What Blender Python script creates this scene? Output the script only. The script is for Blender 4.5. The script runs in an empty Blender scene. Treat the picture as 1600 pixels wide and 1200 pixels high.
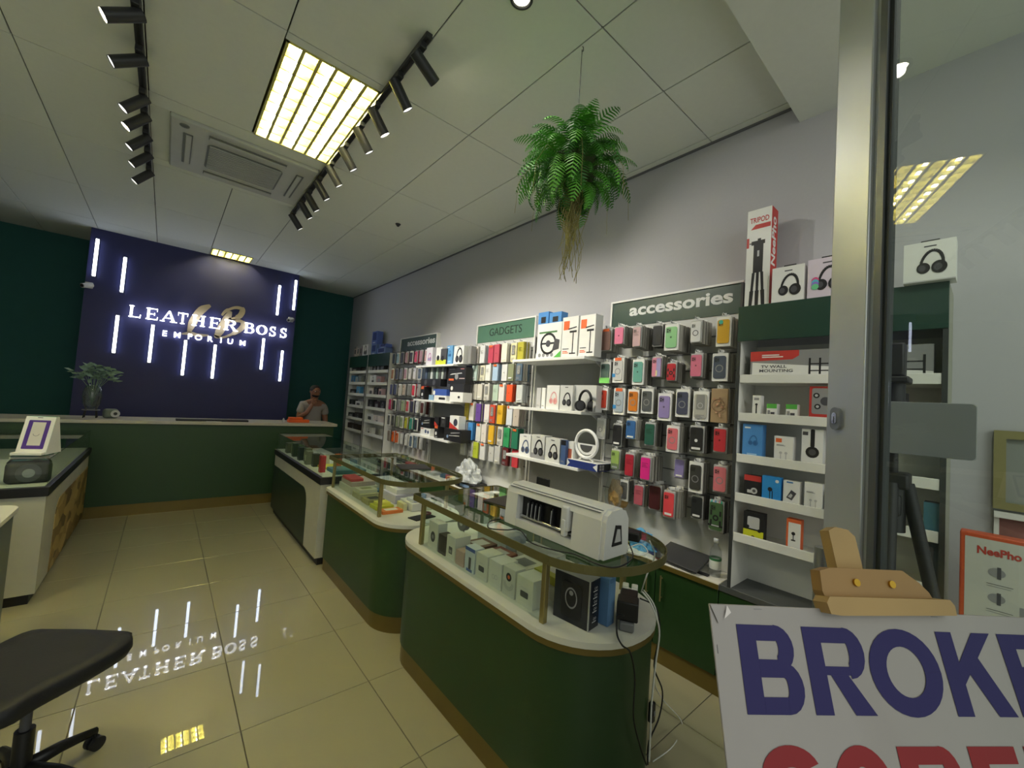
import bpy, bmesh, math, random
from mathutils import Matrix, Vector
PI = math.pi
S = bpy.context.scene
COL = S.collection
# ------------------------------------------------------------------ camera, world, exposure
CAM = Vector((0, 0, 1.6)); FPX = 638.35
_yaw, _pitch, _roll = math.radians(40.261), math.radians(2.6625), math.radians(3.9312)
_f = Vector((math.sin(_yaw)*math.cos(_pitch), math.cos(_yaw)*math.cos(_pitch), math.sin(_pitch)))
_r = Vector((math.cos(_yaw), -math.sin(_yaw), 0)); _u = _r.cross(_f)
CR = _r*math.cos(_roll) + _u*math.sin(_roll); CU = _u*math.cos(_roll) - _r*math.sin(_roll); CF = _f
cam_data = bpy.data.cameras.new('camera'); cam = bpy.data.objects.new('camera', cam_data); COL.objects.link(cam)
cam_data.sensor_fit = 'HORIZONTAL'; cam_data.sensor_width = 36; cam_data.lens = 36*FPX/1600
cam_data.clip_start = 0.02; cam_data.clip_end = 60
cam.matrix_world = Matrix(((CR.x, CU.x, -CF.x, CAM.x), (CR.y, CU.y, -CF.y, CAM.y), (CR.z, CU.z, -CF.z, CAM.z), (0, 0, 0, 1)))
S.camera = cam
S.view_settings.view_transform = 'Standard'; S.view_settings.look = 'None'
S.view_settings.exposure = 0.55; S.view_settings.gamma = 1.0; S.view_settings.use_curve_mapping = False
S.cycles.max_bounces = 7; S.cycles.diffuse_bounces = 3; S.cycles.glossy_bounces = 4; S.cycles.transparent_max_bounces = 12
S.cycles.transmission_bounces = 4; S.cycles.caustics_reflective = False; S.cycles.caustics_refractive = False
W = bpy.data.worlds.new('world'); S.world = W; W.use_nodes = True
W.node_tree.nodes['Background'].inputs[0].default_value = (0.80, 0.86, 0.80, 1)
W.node_tree.nodes['Background'].inputs[1].default_value = 0.7
SPOT_W, TUBE_E, STRIP_E, TEXT_E = 28, 62.0, 5.0, 2.0
def area_light(name, loc, rot, sx, sy, power, color):
    d = bpy.data.lights.new(name, 'AREA'); d.shape = 'RECTANGLE'; d.size = sx; d.size_y = sy; d.energy = power; d.color = color
    o = bpy.data.objects.new(name, d); o.location = loc; o.rotation_euler = rot; COL.objects.link(o); return o
# added fill light behind the photographer, standing in for the mall passage
area_light('mall_fill_light', (-0.3, -2.6, 3.3), (math.radians(38), 0, 0), 3.4, 1.6, 22, (1.0, 0.98, 0.9))

def at(px, py, ax, v):
    "the real point on the plane (x, y or z) = v that the photograph shows at this pixel"
    d = CR*((px-800)/FPX) - CU*((py-600)/FPX) + CF
    i = 'xyz'.index(ax)
    return CAM + d*((v - CAM[i])/d[i])
# ------------------------------------------------------------------ materials
def lin(h):
    if not isinstance(h, str): return tuple(h)
    out = []
    for i in (0, 2, 4):
        c = int(h[i:i+2], 16)/255
        out.append(c/12.92 if c <= .04045 else ((c+.055)/1.055)**2.4)
    return tuple(out)
_mats = {}
def M(hexc, rough=.5, metal=0, var=.08, bump=0, scale=8, emis=0, coat=0, alpha=None, name=None):
    k = (hexc, rough, metal, var, bump, scale, emis, coat, alpha)
    if k in _mats: return _mats[k]
    m = bpy.data.materials.new(name or 'mat_'+str(hexc)); m.use_nodes = True
    nt = m.node_tree; b = nt.nodes['Principled BSDF']; c = lin(hexc)
    b.inputs['Roughness'].default_value = rough; b.inputs['Metallic'].default_value = metal
    if coat: b.inputs['Coat Weight'].default_value = coat; b.inputs['Coat Roughness'].default_value = .08
    if emis:
        b.inputs['Emission Color'].default_value = (*c, 1); b.inputs['Emission Strength'].default_value = emis
    n = nt.nodes.new('ShaderNodeTexNoise'); n.inputs['Scale'].default_value = scale; n.inputs['Detail'].default_value = 3
    tc = nt.nodes.new('ShaderNodeTexCoord'); nt.links.new(tc.outputs['Object'], n.inputs['Vector'])
    r = nt.nodes.new('ShaderNodeMix'); r.data_type = 'RGBA'
    r.inputs[6].default_value = (*[x*(1-var) for x in c], 1); r.inputs[7].default_value = (*[min(1, x*(1+var)) for x in c], 1)
    nt.links.new(n.outputs['Fac'], r.inputs[0]); nt.links.new(r.outputs[2], b.inputs['Base Color'])
    if bump:
        bp = nt.nodes.new('ShaderNodeBump'); bp.inputs['Strength'].default_value = bump; bp.inputs['Distance'].default_value = .002
        nt.links.new(n.outputs['Fac'], bp.inputs['Height']); nt.links.new(bp.outputs['Normal'], b.inputs['Normal'])
    if alpha is not None: b.inputs['Alpha'].default_value = alpha
    _mats[k] = m; return m
def glass(name, tint=(.93, .97, .94), refl=1.0, rough=0.0, haze=0.0):
    m = bpy.data.materials.new(name); m.use_nodes = True; nt = m.node_tree
    for n in list(nt.nodes): nt.nodes.remove(n)
    o = nt.nodes.new('ShaderNodeOutputMaterial'); mx = nt.nodes.new('ShaderNodeMixShader')
    t = nt.nodes.new('ShaderNodeBsdfTransparent'); g = nt.nodes.new('ShaderNodeBsdfGlossy'); fr = nt.nodes.new('ShaderNodeFresnel')
    t.inputs[0].default_value = (*tint, 1); g.inputs['Roughness'].default_value = rough
    fr.inputs[0].default_value = 1.5
    mt = nt.nodes.new('ShaderNodeMath'); mt.operation = 'MULTIPLY'; mt.inputs[1].default_value = refl; mt.use_clamp = True
    ge = nt.nodes.new('ShaderNodeNewGeometry'); iv = nt.nodes.new('ShaderNodeMath'); iv.operation = 'SUBTRACT'; iv.inputs[0].default_value = 1
    nt.links.new(ge.outputs['Backfacing'], iv.inputs[1]); m3 = nt.nodes.new('ShaderNodeMath'); m3.operation = 'MULTIPLY'
    nt.links.new(fr.outputs[0], mt.inputs[0]); nt.links.new(mt.outputs[0], m3.inputs[0]); nt.links.new(iv.outputs[0], m3.inputs[1]); nt.links.new(m3.outputs[0], mx.inputs[0])
    nt.links.new(t.outputs[0], mx.inputs[1]); nt.links.new(g.outputs[0], mx.inputs[2])
    last = mx
    if haze:
        df = nt.nodes.new('ShaderNodeBsdfDiffuse'); df.inputs[0].default_value = (.6, .62, .6, 1)
        m2 = nt.nodes.new('ShaderNodeMixShader'); m2.inputs[0].default_value = haze
        nt.links.new(mx.outputs[0], m2.inputs[1]); nt.links.new(df.outputs[0], m2.inputs[2]); last = m2
    nt.links.new(last.outputs[0], o.inputs[0]); return m
GLASS = glass('case_glass'); DOORGLASS = glass('door_glass', (.90, .94, .91), 1.6, 0, .012); CLEAR = glass('clear_plastic', (.86, .88, .88), 1.3, .1, .08)
VASEG = glass('vase_glass', (.75, .82, .8), 1.5, 0, .05)
WHITE = M('e6e6df', .4, name='white_laminate'); WALLP = M('b9b9bd', .85, var=.03, bump=.2, scale=60, name='grey_wall_paint')
GREEN = M('213f1a', .45, var=.05, name='green_laminate'); DGREEN = M('1f3f34', .35, name='dark_green_board')
GOLD = M('6f5f2a', .42, .3, name='brushed_gold'); BRASS = M('988c5c', .3, .7, name='brass'); BLACK = M('141414', .45, name='black_plastic')
DARK = M('2a2a2c', .5); ALU = M('b4b8ba', .34, .75, var=.04, name='aluminium'); CHROME = M('c8c8c8', .2, .9)
GREY = M('77787a', .5); LGREY = M('bdbdbd', .5); CARD = M('d9d8d2', .55, name='carton')
# ------------------------------------------------------------------ mesh builder
class MB:
    def __init__(s): s.v = []; s.f = []; s.m = []; s.mats = []; s.T = Matrix.Identity(4); s.smooth = []
    def mi(s, m):
        if m not in s.mats: s.mats.append(m)
        return s.mats.index(m)
    def add(s, vs, fs, mat, smooth=False):
        b = len(s.v); s.v += [s.T @ Vector(p) for p in vs]; k = s.mi(mat)
        for f in fs: s.f.append([b+i for i in f]); s.m.append(k); s.smooth.append(smooth)
        return s
    def box(s, x0, y0, z0, x1, y1, z1, mat):
        v = [(x0,y0,z0),(x1,y0,z0),(x1,y1,z0),(x0,y1,z0),(x0,y0,z1),(x1,y0,z1),(x1,y1,z1),(x0,y1,z1)]
        return s.add(v, [(0,3,2,1),(4,5,6,7),(0,1,5,4),(1,2,6,5),(2,3,7,6),(3,0,4,7)], mat)
    def bbox(s, x0, y0, z0, x1, y1, z1, mat, r=.004, n=2):
        bm = bmesh.new(); bmesh.ops.create_cube(bm, size=1)
        for v in bm.verts: v.co = Vector(((x0+x1)/2+v.co.x*(x1-x0), (y0+y1)/2+v.co.y*(y1-y0), (z0+z1)/2+v.co.z*(z1-z0)))
        r = min(r, .49*min(abs(x1-x0), abs(y1-y0), abs(z1-z0)))
        bmesh.ops.bevel(bm, geom=bm.edges[:], offset=r, segments=n, profile=.5, affect='EDGES'); bm.normal_update()
        sm = [max(abs(f.normal.x), abs(f.normal.y), abs(f.normal.z)) < .999 for f in bm.faces]
        s.bm(bm, mat, True); s.smooth[-len(sm):] = sm; return s
    def bm(s, bm, mat, smooth=False):
        bm.verts.ensure_lookup_table(); bm.verts.index_update()
        s.add([v.co.copy() for v in bm.verts], [[v.index for v in f.verts] for f in bm.faces], mat, smooth); bm.free(); return s
    def prism(s, pts, a0, a1, axis, mat, smooth=False):
        "extrude a 2D outline along an axis: 'z' pts=(x,y), 'y' pts=(x,z), 'x' pts=(y,z)"
        def P(p, a):
            return {'z': (p[0], p[1], a), 'y': (p[0], a, p[1]), 'x': (a, p[0], p[1])}[axis]
        n = len(pts); vs = [P(p, a0) for p in pts] + [P(p, a1) for p in pts]
        s.add(vs, [(i, (i+1) % n, n+(i+1) % n, n+i) for i in range(n)], mat, smooth)
        vs2 = [P(p, a0) for p in pts]; s.add(vs2, [list(range(n))[::-1]], mat)
        s.add([P(p, a1) for p in pts], [list(range(n))], mat); return s
    def cyl(s, p0, p1, r, mat, n=12, r1=None, cap=True):
        p0 = Vector(p0); p1 = Vector(p1); d = (p1-p0).normalized(); r1 = r if r1 is None else r1
        a = d.orthogonal().normalized(); b = d.cross(a)
        c = [a*math.cos(2*PI*i/n)+b*math.sin(2*PI*i/n) for i in range(n)]
        s.add([p0+q*r for q in c]+[p1+q*r1 for q in c], [(i, (i+1) % n, n+(i+1) % n, n+i) for i in range(n)], mat, True)
        if cap:
            s.add([p0+q*r for q in c], [list(range(n))[::-1]], mat); s.add([p1+q*r1 for q in c], [list(range(n))], mat)
        return s
    def tube(s, pts, r, mat, n=6, closed=False):
        pts = [Vector(p) for p in pts]; N = len(pts); rings = []; up = None
        for i in range(N):
            if closed: d = pts[(i+1) % N]-pts[i-1]
            else: d = pts[min(i+1, N-1)]-pts[max(i-1, 0)]
            d = d.normalized() if d.length > 1e-9 else Vector((0, 0, 1))
            a = (up - d*up.dot(d)) if up is not None else d.orthogonal()
            if a.length < 1e-6: a = d.orthogonal()
            a.normalize(); up = a; b = d.cross(a); rr = r[i] if isinstance(r, (list, tuple)) else r
            rings.append([pts[i]+a*math.cos(2*PI*k/n)*rr+b*math.sin(2*PI*k/n)*rr for k in range(n)])
        vs = [p for q in rings for p in q]; fs = []
        for i in range(N if closed else N-1):
            j = (i+1) % N
            for k in range(n): fs.append((i*n+k, i*n+(k+1) % n, j*n+(k+1) % n, j*n+k))
        if not closed: fs += [list(range(n))[::-1], [(N-1)*n+k for k in range(n)]]
        return s.add(vs, fs, mat, True)
    def lathe(s, prof, mat, n=20, c=(0, 0)):
        vs = [(c[0]+r*math.cos(2*PI*k/n), c[1]+r*math.sin(2*PI*k/n), z) for r, z in prof for k in range(n)]
        fs = [(i*n+k, i*n+(k+1) % n, (i+1)*n+(k+1) % n, (i+1)*n+k) for i in range(len(prof)-1) for k in range(n)]
        return s.add(vs, fs, mat, True)
    def sph(s, c, r, mat, n=10, sc=(1, 1, 1)):
        bm = bmesh.new(); bmesh.ops.create_uvsphere(bm, u_segments=n*2, v_segments=n, radius=r)
        for v in bm.verts: v.co = Vector((c[0]+v.co.x*sc[0], c[1]+v.co.y*sc[1], c[2]+v.co.z*sc[2]))
        return s.bm(bm, mat, True)
    # flat print on the front face (y = y0 plane, facing -y): rectangles, discs, rings, ribbons
    def rect(s, u0, v0, u1, v1, mat, y=-.0006): return s.add([(u0,y,v0),(u1,y,v0),(u1,y,v1),(u0,y,v1)], [(0,1,2,3)], mat)
    def poly(s, pts, mat, y=-.0008): return s.add([(p[0], y, p[1]) for p in pts], [list(range(len(pts)))], mat)
    def disc(s, u, v, r, mat, y=-.001, n=14, sy=1): return s.add([(u+r*math.cos(2*PI*i/n), y, v+sy*r*math.sin(2*PI*i/n)) for i in range(n)], [list(range(n))], mat)
    def ring(s, u, v, r0, r1, mat, y=-.0012, a0=0, a1=2*PI, n=20, sx=1):
        vs = []
        for i in range(n+1):
            a = a0+(a1-a0)*i/n
            vs += [(u+sx*r0*math.cos(a), y, v+r0*math.sin(a)), (u+sx*r1*math.cos(a), y, v+r1*math.sin(a))]
        return s.add(vs, [(2*i, 2*i+1, 2*i+3, 2*i+2) for i in range(n)], mat)
    def rrect(s, u0, v0, u1, v1, r, mat, y=-.0008, n=4):
        return s.poly(rr2(u0, v0, u1, v1, r, n), mat, y)
    def side(s, x, y0, z0, y1, z1, mat): return s.add([(x,y0,z0),(x,y1,z0),(x,y1,z1),(x,y0,z1)], [(0,1,2,3)], mat)
    def text(s, t, T, mat, size=1, bold=0, ext=0):
        vs, fs = text_mesh(t, bold, ext); K = s.T; s.T = K @ T @ Matrix.Scale(size, 4)
        s.add(vs, fs, mat); s.T = K; return s
    def mesh(s, name):
        me = bpy.data.meshes.new(name); me.from_pydata([tuple(v) for v in s.v], [], s.f)
        for m in s.mats: me.materials.append(m)
        me.polygons.foreach_set('material_index', s.m); me.polygons.foreach_set('use_smooth', s.smooth); me.update()
        return me
    def build(s, name, parent=None, **kw): return link(name, s.mesh(name), parent, **kw)
def rr2(x0, y0, x1, y1, r, n=5):
    r = min(r, (x1-x0)/2, (y1-y0)/2); out = []
    for cx, cy, a in ((x1-r, y1-r, 0), (x0+r, y1-r, PI/2), (x0+r, y0+r, PI), (x1-r, y0+r, 1.5*PI)):
        for i in range(n+1): out.append((cx+r*math.cos(a+PI/2*i/n), cy+r*math.sin(a+PI/2*i/n)))
    return out
_tx = {}
def text_mesh(t, bold=0, ext=0):
    k = (t, bold, ext)
    if k not in _tx:
        c = bpy.data.curves.new('txt', 'FONT'); c.body = t; c.size = 1; c.offset = bold; c.extrude = ext; c.resolution_u = 3
        c.align_x = 'CENTER'; o = bpy.data.objects.new('txt', c); COL.objects.link(o)
        dg = bpy.context.evaluated_depsgraph_get(); me = o.evaluated_get(dg).to_mesh()
        _tx[k] = ([v.co.copy() for v in me.vertices], [list(p.vertices) for p in me.polygons])
        o.evaluated_get(dg).to_mesh_clear(); bpy.data.objects.remove(o); bpy.data.curves.remove(c)
    return _tx[k]
FR = Matrix.Rotation(PI/2, 4, 'X')      # text lying in xy -> standing, facing -y
def tag(o, label=None, cat=None, group=None, kind=None):
    if label: o['label'] = label
    if cat: o['category'] = cat
    if group: o['group'] = group
    if kind: o['kind'] = kind
    return o
def link(name, me, parent=None, loc=None, rz=None, label=None, cat=None, group=None, kind=None, rot=None):
    o = bpy.data.objects.new(name, me); COL.objects.link(o)
    if parent: o.parent = parent
    if loc: o.location = loc
    if rz is not None: o.rotation_euler.z = rz
    if rot: o.rotation_euler = rot
    return tag(o, label, cat, group, kind)
def thing(name, label, cat, loc=(0, 0, 0), rz=0, group=None): return link(name, None, None, loc, rz, label, cat, group)
def shift(o, loc):
    "put the origin of a mesh object built in world coordinates at loc"
    o.data.transform(Matrix.Translation(-Vector(loc))); o.location = loc; return o
FACE_W = -PI/2   # things on the right wall: local -y (front) looks to -X, local +x runs to -Y
# ------------------------------------------------------------------ room shell
CEIL, XW, XL, YB, YP, YF = 3.53, 2.80, -2.60, 8.50, 7.70, -1.6
TILE = M('a8a282', .22, var=.05, scale=2.2, coat=1.0, name='polished_tile'); TILE.node_tree.nodes['Principled BSDF'].inputs['Coat Roughness'].default_value = .004; TILE.node_tree.nodes['Principled BSDF'].inputs['Specular IOR Level'].default_value = .2; GROUT = M('6a6455', .8)
b = MB().box(XL-.2, -2.6, -.1, XW+.2, YB+.2, -.006, GROUT); floor = b.build('floor', kind='structure')
g = .0022; tb_ = MB().bbox(g, g, -.006, .6-g, .6-g, 0, TILE, .0012, 1); tb_.smooth = [False]*len(tb_.f); tm = tb_.mesh('floor_tile')
for i in range(9):
    for j in range(17):
        x0, y0 = XL+.6*i, -1.36+.6*j
        if y0 > 7.6: continue
        link('floor_tile', tm, floor, (x0, y0, 0))
b = MB().box(XW, -2.6, 0, XW+.15, YB+.15, CEIL+.1, WALLP); b.build('wall_right', kind='structure')
b = MB().box(XL-.15, -2.6, 0, XL, YB+.15, CEIL+.1, M('8f9492', .8)); b.build('wall_left', kind='structure')
b = MB().box(XL, YB, 0, XW, YB+.15, CEIL+.1, M('1f5854', .75, name='green_wall_paint')); b.build('wall_back', kind='structure')
NAVY = M('2a2d5e', .6, var=.04, name='navy_panel')
b = MB().box(-.90, YP, 0, 1.60, YB, CEIL, NAVY); b.build('trim_1', kind='structure', label='dark navy feature wall panel carrying the lit sign')
CT = M('e0e4da', .85, var=.03, scale=30, name='ceiling_tile'); CG = M('5c5d55', .7, name='ceiling_gap')
b = MB().box(XL, .775, CEIL+.11, XW, YB, CEIL+.2, CG); ceiling = b.build('ceiling', kind='structure')
XC = [XL, -2.03, -1.435, -.84, -.245, .35, .945, 1.54, 2.135, 2.73, XW]
YC = [.775, 1.30, 2.50, 3.70, 4.90, 6.10, 7.30, YB]
for i in range(len(XC)-1):
    for j in range(len(YC)-1):
        x0, x1, y0, y1 = XC[i], XC[i+1], YC[j], YC[j+1]
        if (i, j) in ((5, 2), (4, 3), (5, 3), (5, 6), (1, 2)): continue
        MB().bbox(x0+.003, y0+.003, CEIL, x1-.003, y1-.003, CEIL+.011, CT, .002, 1).build('ceiling_tile', ceiling)
# pieces of tile round the air conditioner and the far light
for q in ((.35, 7.30, .36, 7.70), (.87, 7.30, .945, 7.70), (.90, 2.50, .945, 3.70), (.35, 2.50, .90, 2.56), (-1.44, 2.50, -1.435, 3.70), (-2.03, 2.50, -1.44, 2.56), (-.245, 3.70, .945, 3.86), (-.245, 4.76, .945, 4.90), (-.245, 3.86, -.13, 4.76), (.88, 3.86, .945, 4.76)):
    MB().box(q[0]+.002, q[1]+.002, CEIL, q[2]-.002, q[3]-.002, CEIL+.011, CT).build('ceiling_tile', ceiling)
b = MB().box(XL, -.9, 3.42, XW, .775, CEIL+.2, CT); b.build('ceiling_bulkhead', kind='structure')
b = MB().box(2.785, .775, CEIL-.012, XW, YB, CEIL, M('6c6d70', .6)); b.build('trim_2', kind='structure')
# ------------------------------------------------------------------ ceiling fixtures
LV = M('d9d27c', .35, .3, name='louvre_metal'); TUBE = M('fffbe0', .5, emis=TUBE_E, name='lit_tube')
def louvre(x0, y0, x1, y1, label, rows, zlow=CEIL-.004):
    t = thing('louvre_light', label, 'ceiling light', ((x0+x1)/2, (y0+y1)/2, zlow)); b = MB(); w, l = (x1-x0)/2, (y1-y0)/2; h = .085
    b.box(-w, -l, 0, -w+.014, l, h, LV).box(w-.014, -l, 0, w, l, h, LV).box(-w, -l, 0, w, -l+.014, h, LV).box(-w, l-.014, 0, w, l, h, LV)
    b.box(-w, -l, h, w, l, h+.004, M('c8bd62', .5, name='yellow_reflector')); b.build('housing', t)
    for k in range(3):
        x = -w + (2*k+1)*w/3
        MB().cyl((x, -l+.02, .05), (x, l-.02, .05), .014, TUBE, 10).build('lamp_tube', t)
    for k in range(1, rows):
        y = -l + 2*l*k/rows
        MB().box(-w+.014, y-.004, .002, w-.014, y+.004, .034, LV).build('louvre_blade', t)
    for k in range(1, 6):
        x = -w + w*k/3
        MB().prism([(x-.010, .002), (x+.010, .002), (x+.002, .03), (x-.002, .03)], -l+.014, l-.014, 'y', LV).build('divider', t)
    return t
louvre(.36, 2.56, .90, 3.70, 'large yellow-lit louvred ceiling light between the two spotlight tracks', 9)
louvre(-1.98, 2.56, -1.44, 3.70, 'yellow-lit louvred ceiling light added as fill, beyond the left edge of the picture', 9)  # unseen extra fixture, added to fill the left of the room with light
louvre(.36, 7.32, .87, 7.66, 'small yellow-lit louvred ceiling light just above the navy sign panel', 3)
def spot_light(name, loc, direc, power, size, color, blend=.6, r=.02, parent=None):
    d = bpy.data.lights.new(name, 'SPOT'); d.energy = power; d.spot_size = size; d.spot_blend = blend; d.color = color; d.shadow_soft_size = r
    o = bpy.data.objects.new(name, d); o.location = loc; o.rotation_euler = Vector(direc).to_track_quat('-Z', 'Y').to_euler(); COL.objects.link(o)
    if parent: o.parent = parent
    return o
DG = M('2c2d2f', .45, name='dark_spotlight'); LENS_ON = M('fff6d8', .4, emis=14, name='lit_lens'); LENS = M('dcdcd6', .3, emis=1.2, name='dim_lens')
def spot(x, y, dx, dz, label, group, on, dy=0, power=SPOT_W, aim=None):
    t = thing('track_spotlight', label, 'spotlight', (x, y, 3.50), 0, group)
    MB().bbox(-.018, -.055, -.035, .018, .055, .0, DG, .004).cyl((0, 0, -.03), (0, 0, -.065), .010, DG, 8).build('adapter', t)
    d = Vector((dx, dy, dz)).normalized(); p0 = Vector((0, 0, -.06)) - d*.035; p1 = p0 + d*.17
    MB().cyl(p0, p1, .032, DG, 18, cap=False).cyl(p0, p0+d*.003, .032, DG, 18).build('lamp_barrel', t)
    MB().cyl(p1-d*.008, p1-d*.004, .030, LENS_ON if on else LENS, 18).build('lens', t)
    if power: spot_light('spot_beam', p1+d*.004, aim or d, power, math.radians(78), (1, .95, .86), .7, .03, t)
    return t
def track(x, y0, y1, label):
    t = thing('lighting_track', label, 'lighting track', (x, (y0+y1)/2, 3.50)); l = (y1-y0)/2
    MB().bbox(-.018, -l, 0, .018, l, CEIL-3.5, DG, .003).build('rail', t)
    MB().box(-.006, -l+.01, -.002, .006, l-.01, 0, BLACK).build('contact_groove', t); return t
track(.915, 1.95, 5.05, 'dark lighting track on the ceiling right of the louvred light')
RY = [2.043, 2.321, 2.659, 2.935, 3.261, 3.606, 3.951, 4.279, 4.523, 4.914]
nth = ['nearest', 'second nearest', 'third nearest', 'fourth nearest', 'fifth nearest', 'sixth nearest', 'seventh nearest', 'eighth nearest', 'ninth nearest', 'farthest']
for i, y in enumerate(RY):
    spot(.905, y, .62 if i else .85, -.80 if i else -.42, 'dark cylinder spotlight on the right ceiling track, %s to the viewer%s' % (nth[i], ', brightly lit' if i == 0 else ''),
         'spotlights on the right track', i in (0, 2), dy=.15 if i == 0 else 0, aim=(.62, -.05, -.62) if 0 < i < 8 else (.72, -.50, -.52) if i == 0 else (.5, 0, -.8))
track(-.27, 2.2, 5.1, 'dark lighting track on the ceiling left of the air conditioner')
LY = [2.85, 3.236, 3.686, 3.935, 4.263, 4.591, 4.973]
for i, y in enumerate(LY):
    spot(-.27, y, -.72 if i < 2 else -.62, -.5 if i < 2 else -.75, 'dark cylinder spotlight on the left ceiling track, %s to the viewer' % nth[i],
         'spotlights on the left track', i in (0, 3), power=SPOT_W*.55)
# downlight near the front
t = thing('downlight', 'round bright downlight in the ceiling near the hanging fern', 'ceiling light', (1.14, 1.47, CEIL))
MB().lathe([(.055, 0), (.055, -.012), (.042, -.016), (.04, -.002), (.036, .0)], DG, 24).build('bezel', t)
MB().lathe([(.0, -.004), (.038, -.006)], M('fff6d8', .4, emis=25), 24).build('lens', t)
spot_light('downlight_beam', (0, 0, -.03), (.45, .05, -.9), 10, math.radians(120), (1, .95, .85), .8, .03, t)
t = thing('downlight', 'round downlight added as fill, out of view above the top right of the picture', 'ceiling light', (1.35, -.30, 3.42))  # unseen lamp, added to brighten the unit behind the door glass
MB().lathe([(.055, 0), (.055, -.012), (.042, -.016), (.04, -.002), (.036, .0)], DG, 24).build('bezel', t)
MB().lathe([(.0, -.004), (.038, -.006)], M('fff6d8', .4, emis=25), 24).build('lens', t)
spot_light('downlight_beam', (0, 0, -.03), (.75, .38, -1.1), 24, math.radians(75), (1, .95, .85), .8, .03, t)
# air conditioner cassette
AC = M('b9bbb2', .5, name='aircon_plastic'); ACD = M('6f726d', .6)
t = thing('air_conditioner', 'white four way ceiling cassette air conditioner left of the louvred light', 'air conditioner', (.375, 4.31, CEIL))
MB().bbox(-.505, -.45, -.03, .505, .45, .008, AC, .012, 3).build('panel', t)
b = MB(); b.prism(rr2(-.27, -.235, .27, .235, .05), -.036, -.029, 'z', ACD); b.build('intake_recess', t)
for k in range(15):
    y = -.215 + .43*k/14; MB().box(-.255, y-.006, -.044, .255, y+.006, -.036, AC).build('grille_slat', t)
for a in range(4):
    o = MB().bbox(-.27, .315, -.037, .27, .375, -.029, ACD, .003).build('vent_slot', t)
    f = MB().bbox(-.265, .322, -.046, .265, .358, -.037, AC, .004).build('vent_flap', o)
    o.rotation_euler.z = a*PI/2
    if a % 2: o.location = (.05 if a == 3 else -.05, 0, 0)
b = MB().lathe([(0, -.034), (.03, -.034), (.03, -.029)], ACD, 16); b.build('sensor', t).location = (-.42, -.38, 0)
# sprinkler / sensor dot on the ceiling
p = at(622, 350, 'z', CEIL)
link('sprinkler', MB().lathe([(0, -.03), (.01, -.03), (.018, -.02), (.03, -.004), (.03, 0)], DG, 12).mesh('sprinkler'), None, (p.x, p.y, CEIL),
     label='tiny dark sprinkler head on the ceiling above the right wall', cat='sprinkler')
# ------------------------------------------------------------------ back wall sign and strips
STRIP = M('dbe6ff', .5, emis=STRIP_E, name='lit_strip'); SGN = M('f4f6ff', .5, emis=TEXT_E, name='lit_letter')
STR = [(151.5, 373, 147, 431, 'upper far left'), (195.5, 402, 190, 456, 'upper second from left'), (183.5, 493, 177.5, 551, 'lower far left'), (239, 508, 233, 566, 'lower, under the first word\'s second E'),
       (291, 532, 284, 586, 'lower, under the M of the small word'), (337, 539, 331, 591, 'lower, under the R of the small word'), (412, 529, 408, 577, 'lower, under the right word'),
       (441.5, 548, 437, 595.5, 'lower far right'), (437.5, 446, 433, 492, 'upper, second from right'), (463, 438, 458.5, 484, 'upper far right')]
for x0, y0, x1, y1, w in STR:
    a = at(x0, y0, 'y', YP-.03); c = at(x1, y1, 'y', YP-.03); x = (a.x+c.x)/2; h = a.z-c.z
    t = thing('light_strip', 'vertical white light strip on the navy panel, %s' % w, 'light strip', (x, YP-.005, c.z), 0, 'vertical light strips on the navy panel')
    MB().bbox(-.020, -.012, -.01, .020, .004, h+.01, CHROME, .002).build('channel', t)
    MB().bbox(-.017, -.03, 0, .017, -.010, h, STRIP, .006).build('diffuser', t)
def strokes(b, segs, T, depth, mat):
    K = b.T; b.T = K @ T
    for q in segs: b.prism(q, -depth, 0, 'y', mat)
    b.T = K
def rc(x0, z0, x1, z1): return [(x0, z0), (x1, z0), (x1, z1), (x0, z1)]
def arc(cx, cz, rx, rz, a0, a1, w0, w1, n=12):
    "a thick arc as quads; stroke is w0 wide at the ends and w1 in the middle"
    out = []
    def pt(a, k): return (cx+(rx+k)*math.cos(a), cz+(rz+k)*math.sin(a))
    for i in range(n):
        a, c = a0+(a1-a0)*i/n, a0+(a1-a0)*(i+1)/n
        wa = w0+(w1-w0)*math.sin(PI*i/n); wc = w0+(w1-w0)*math.sin(PI*(i+1)/n)
        out.append([pt(a, -wa/2), pt(a, wa/2), pt(c, wc/2), pt(c, -wc/2)])
    return out
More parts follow.
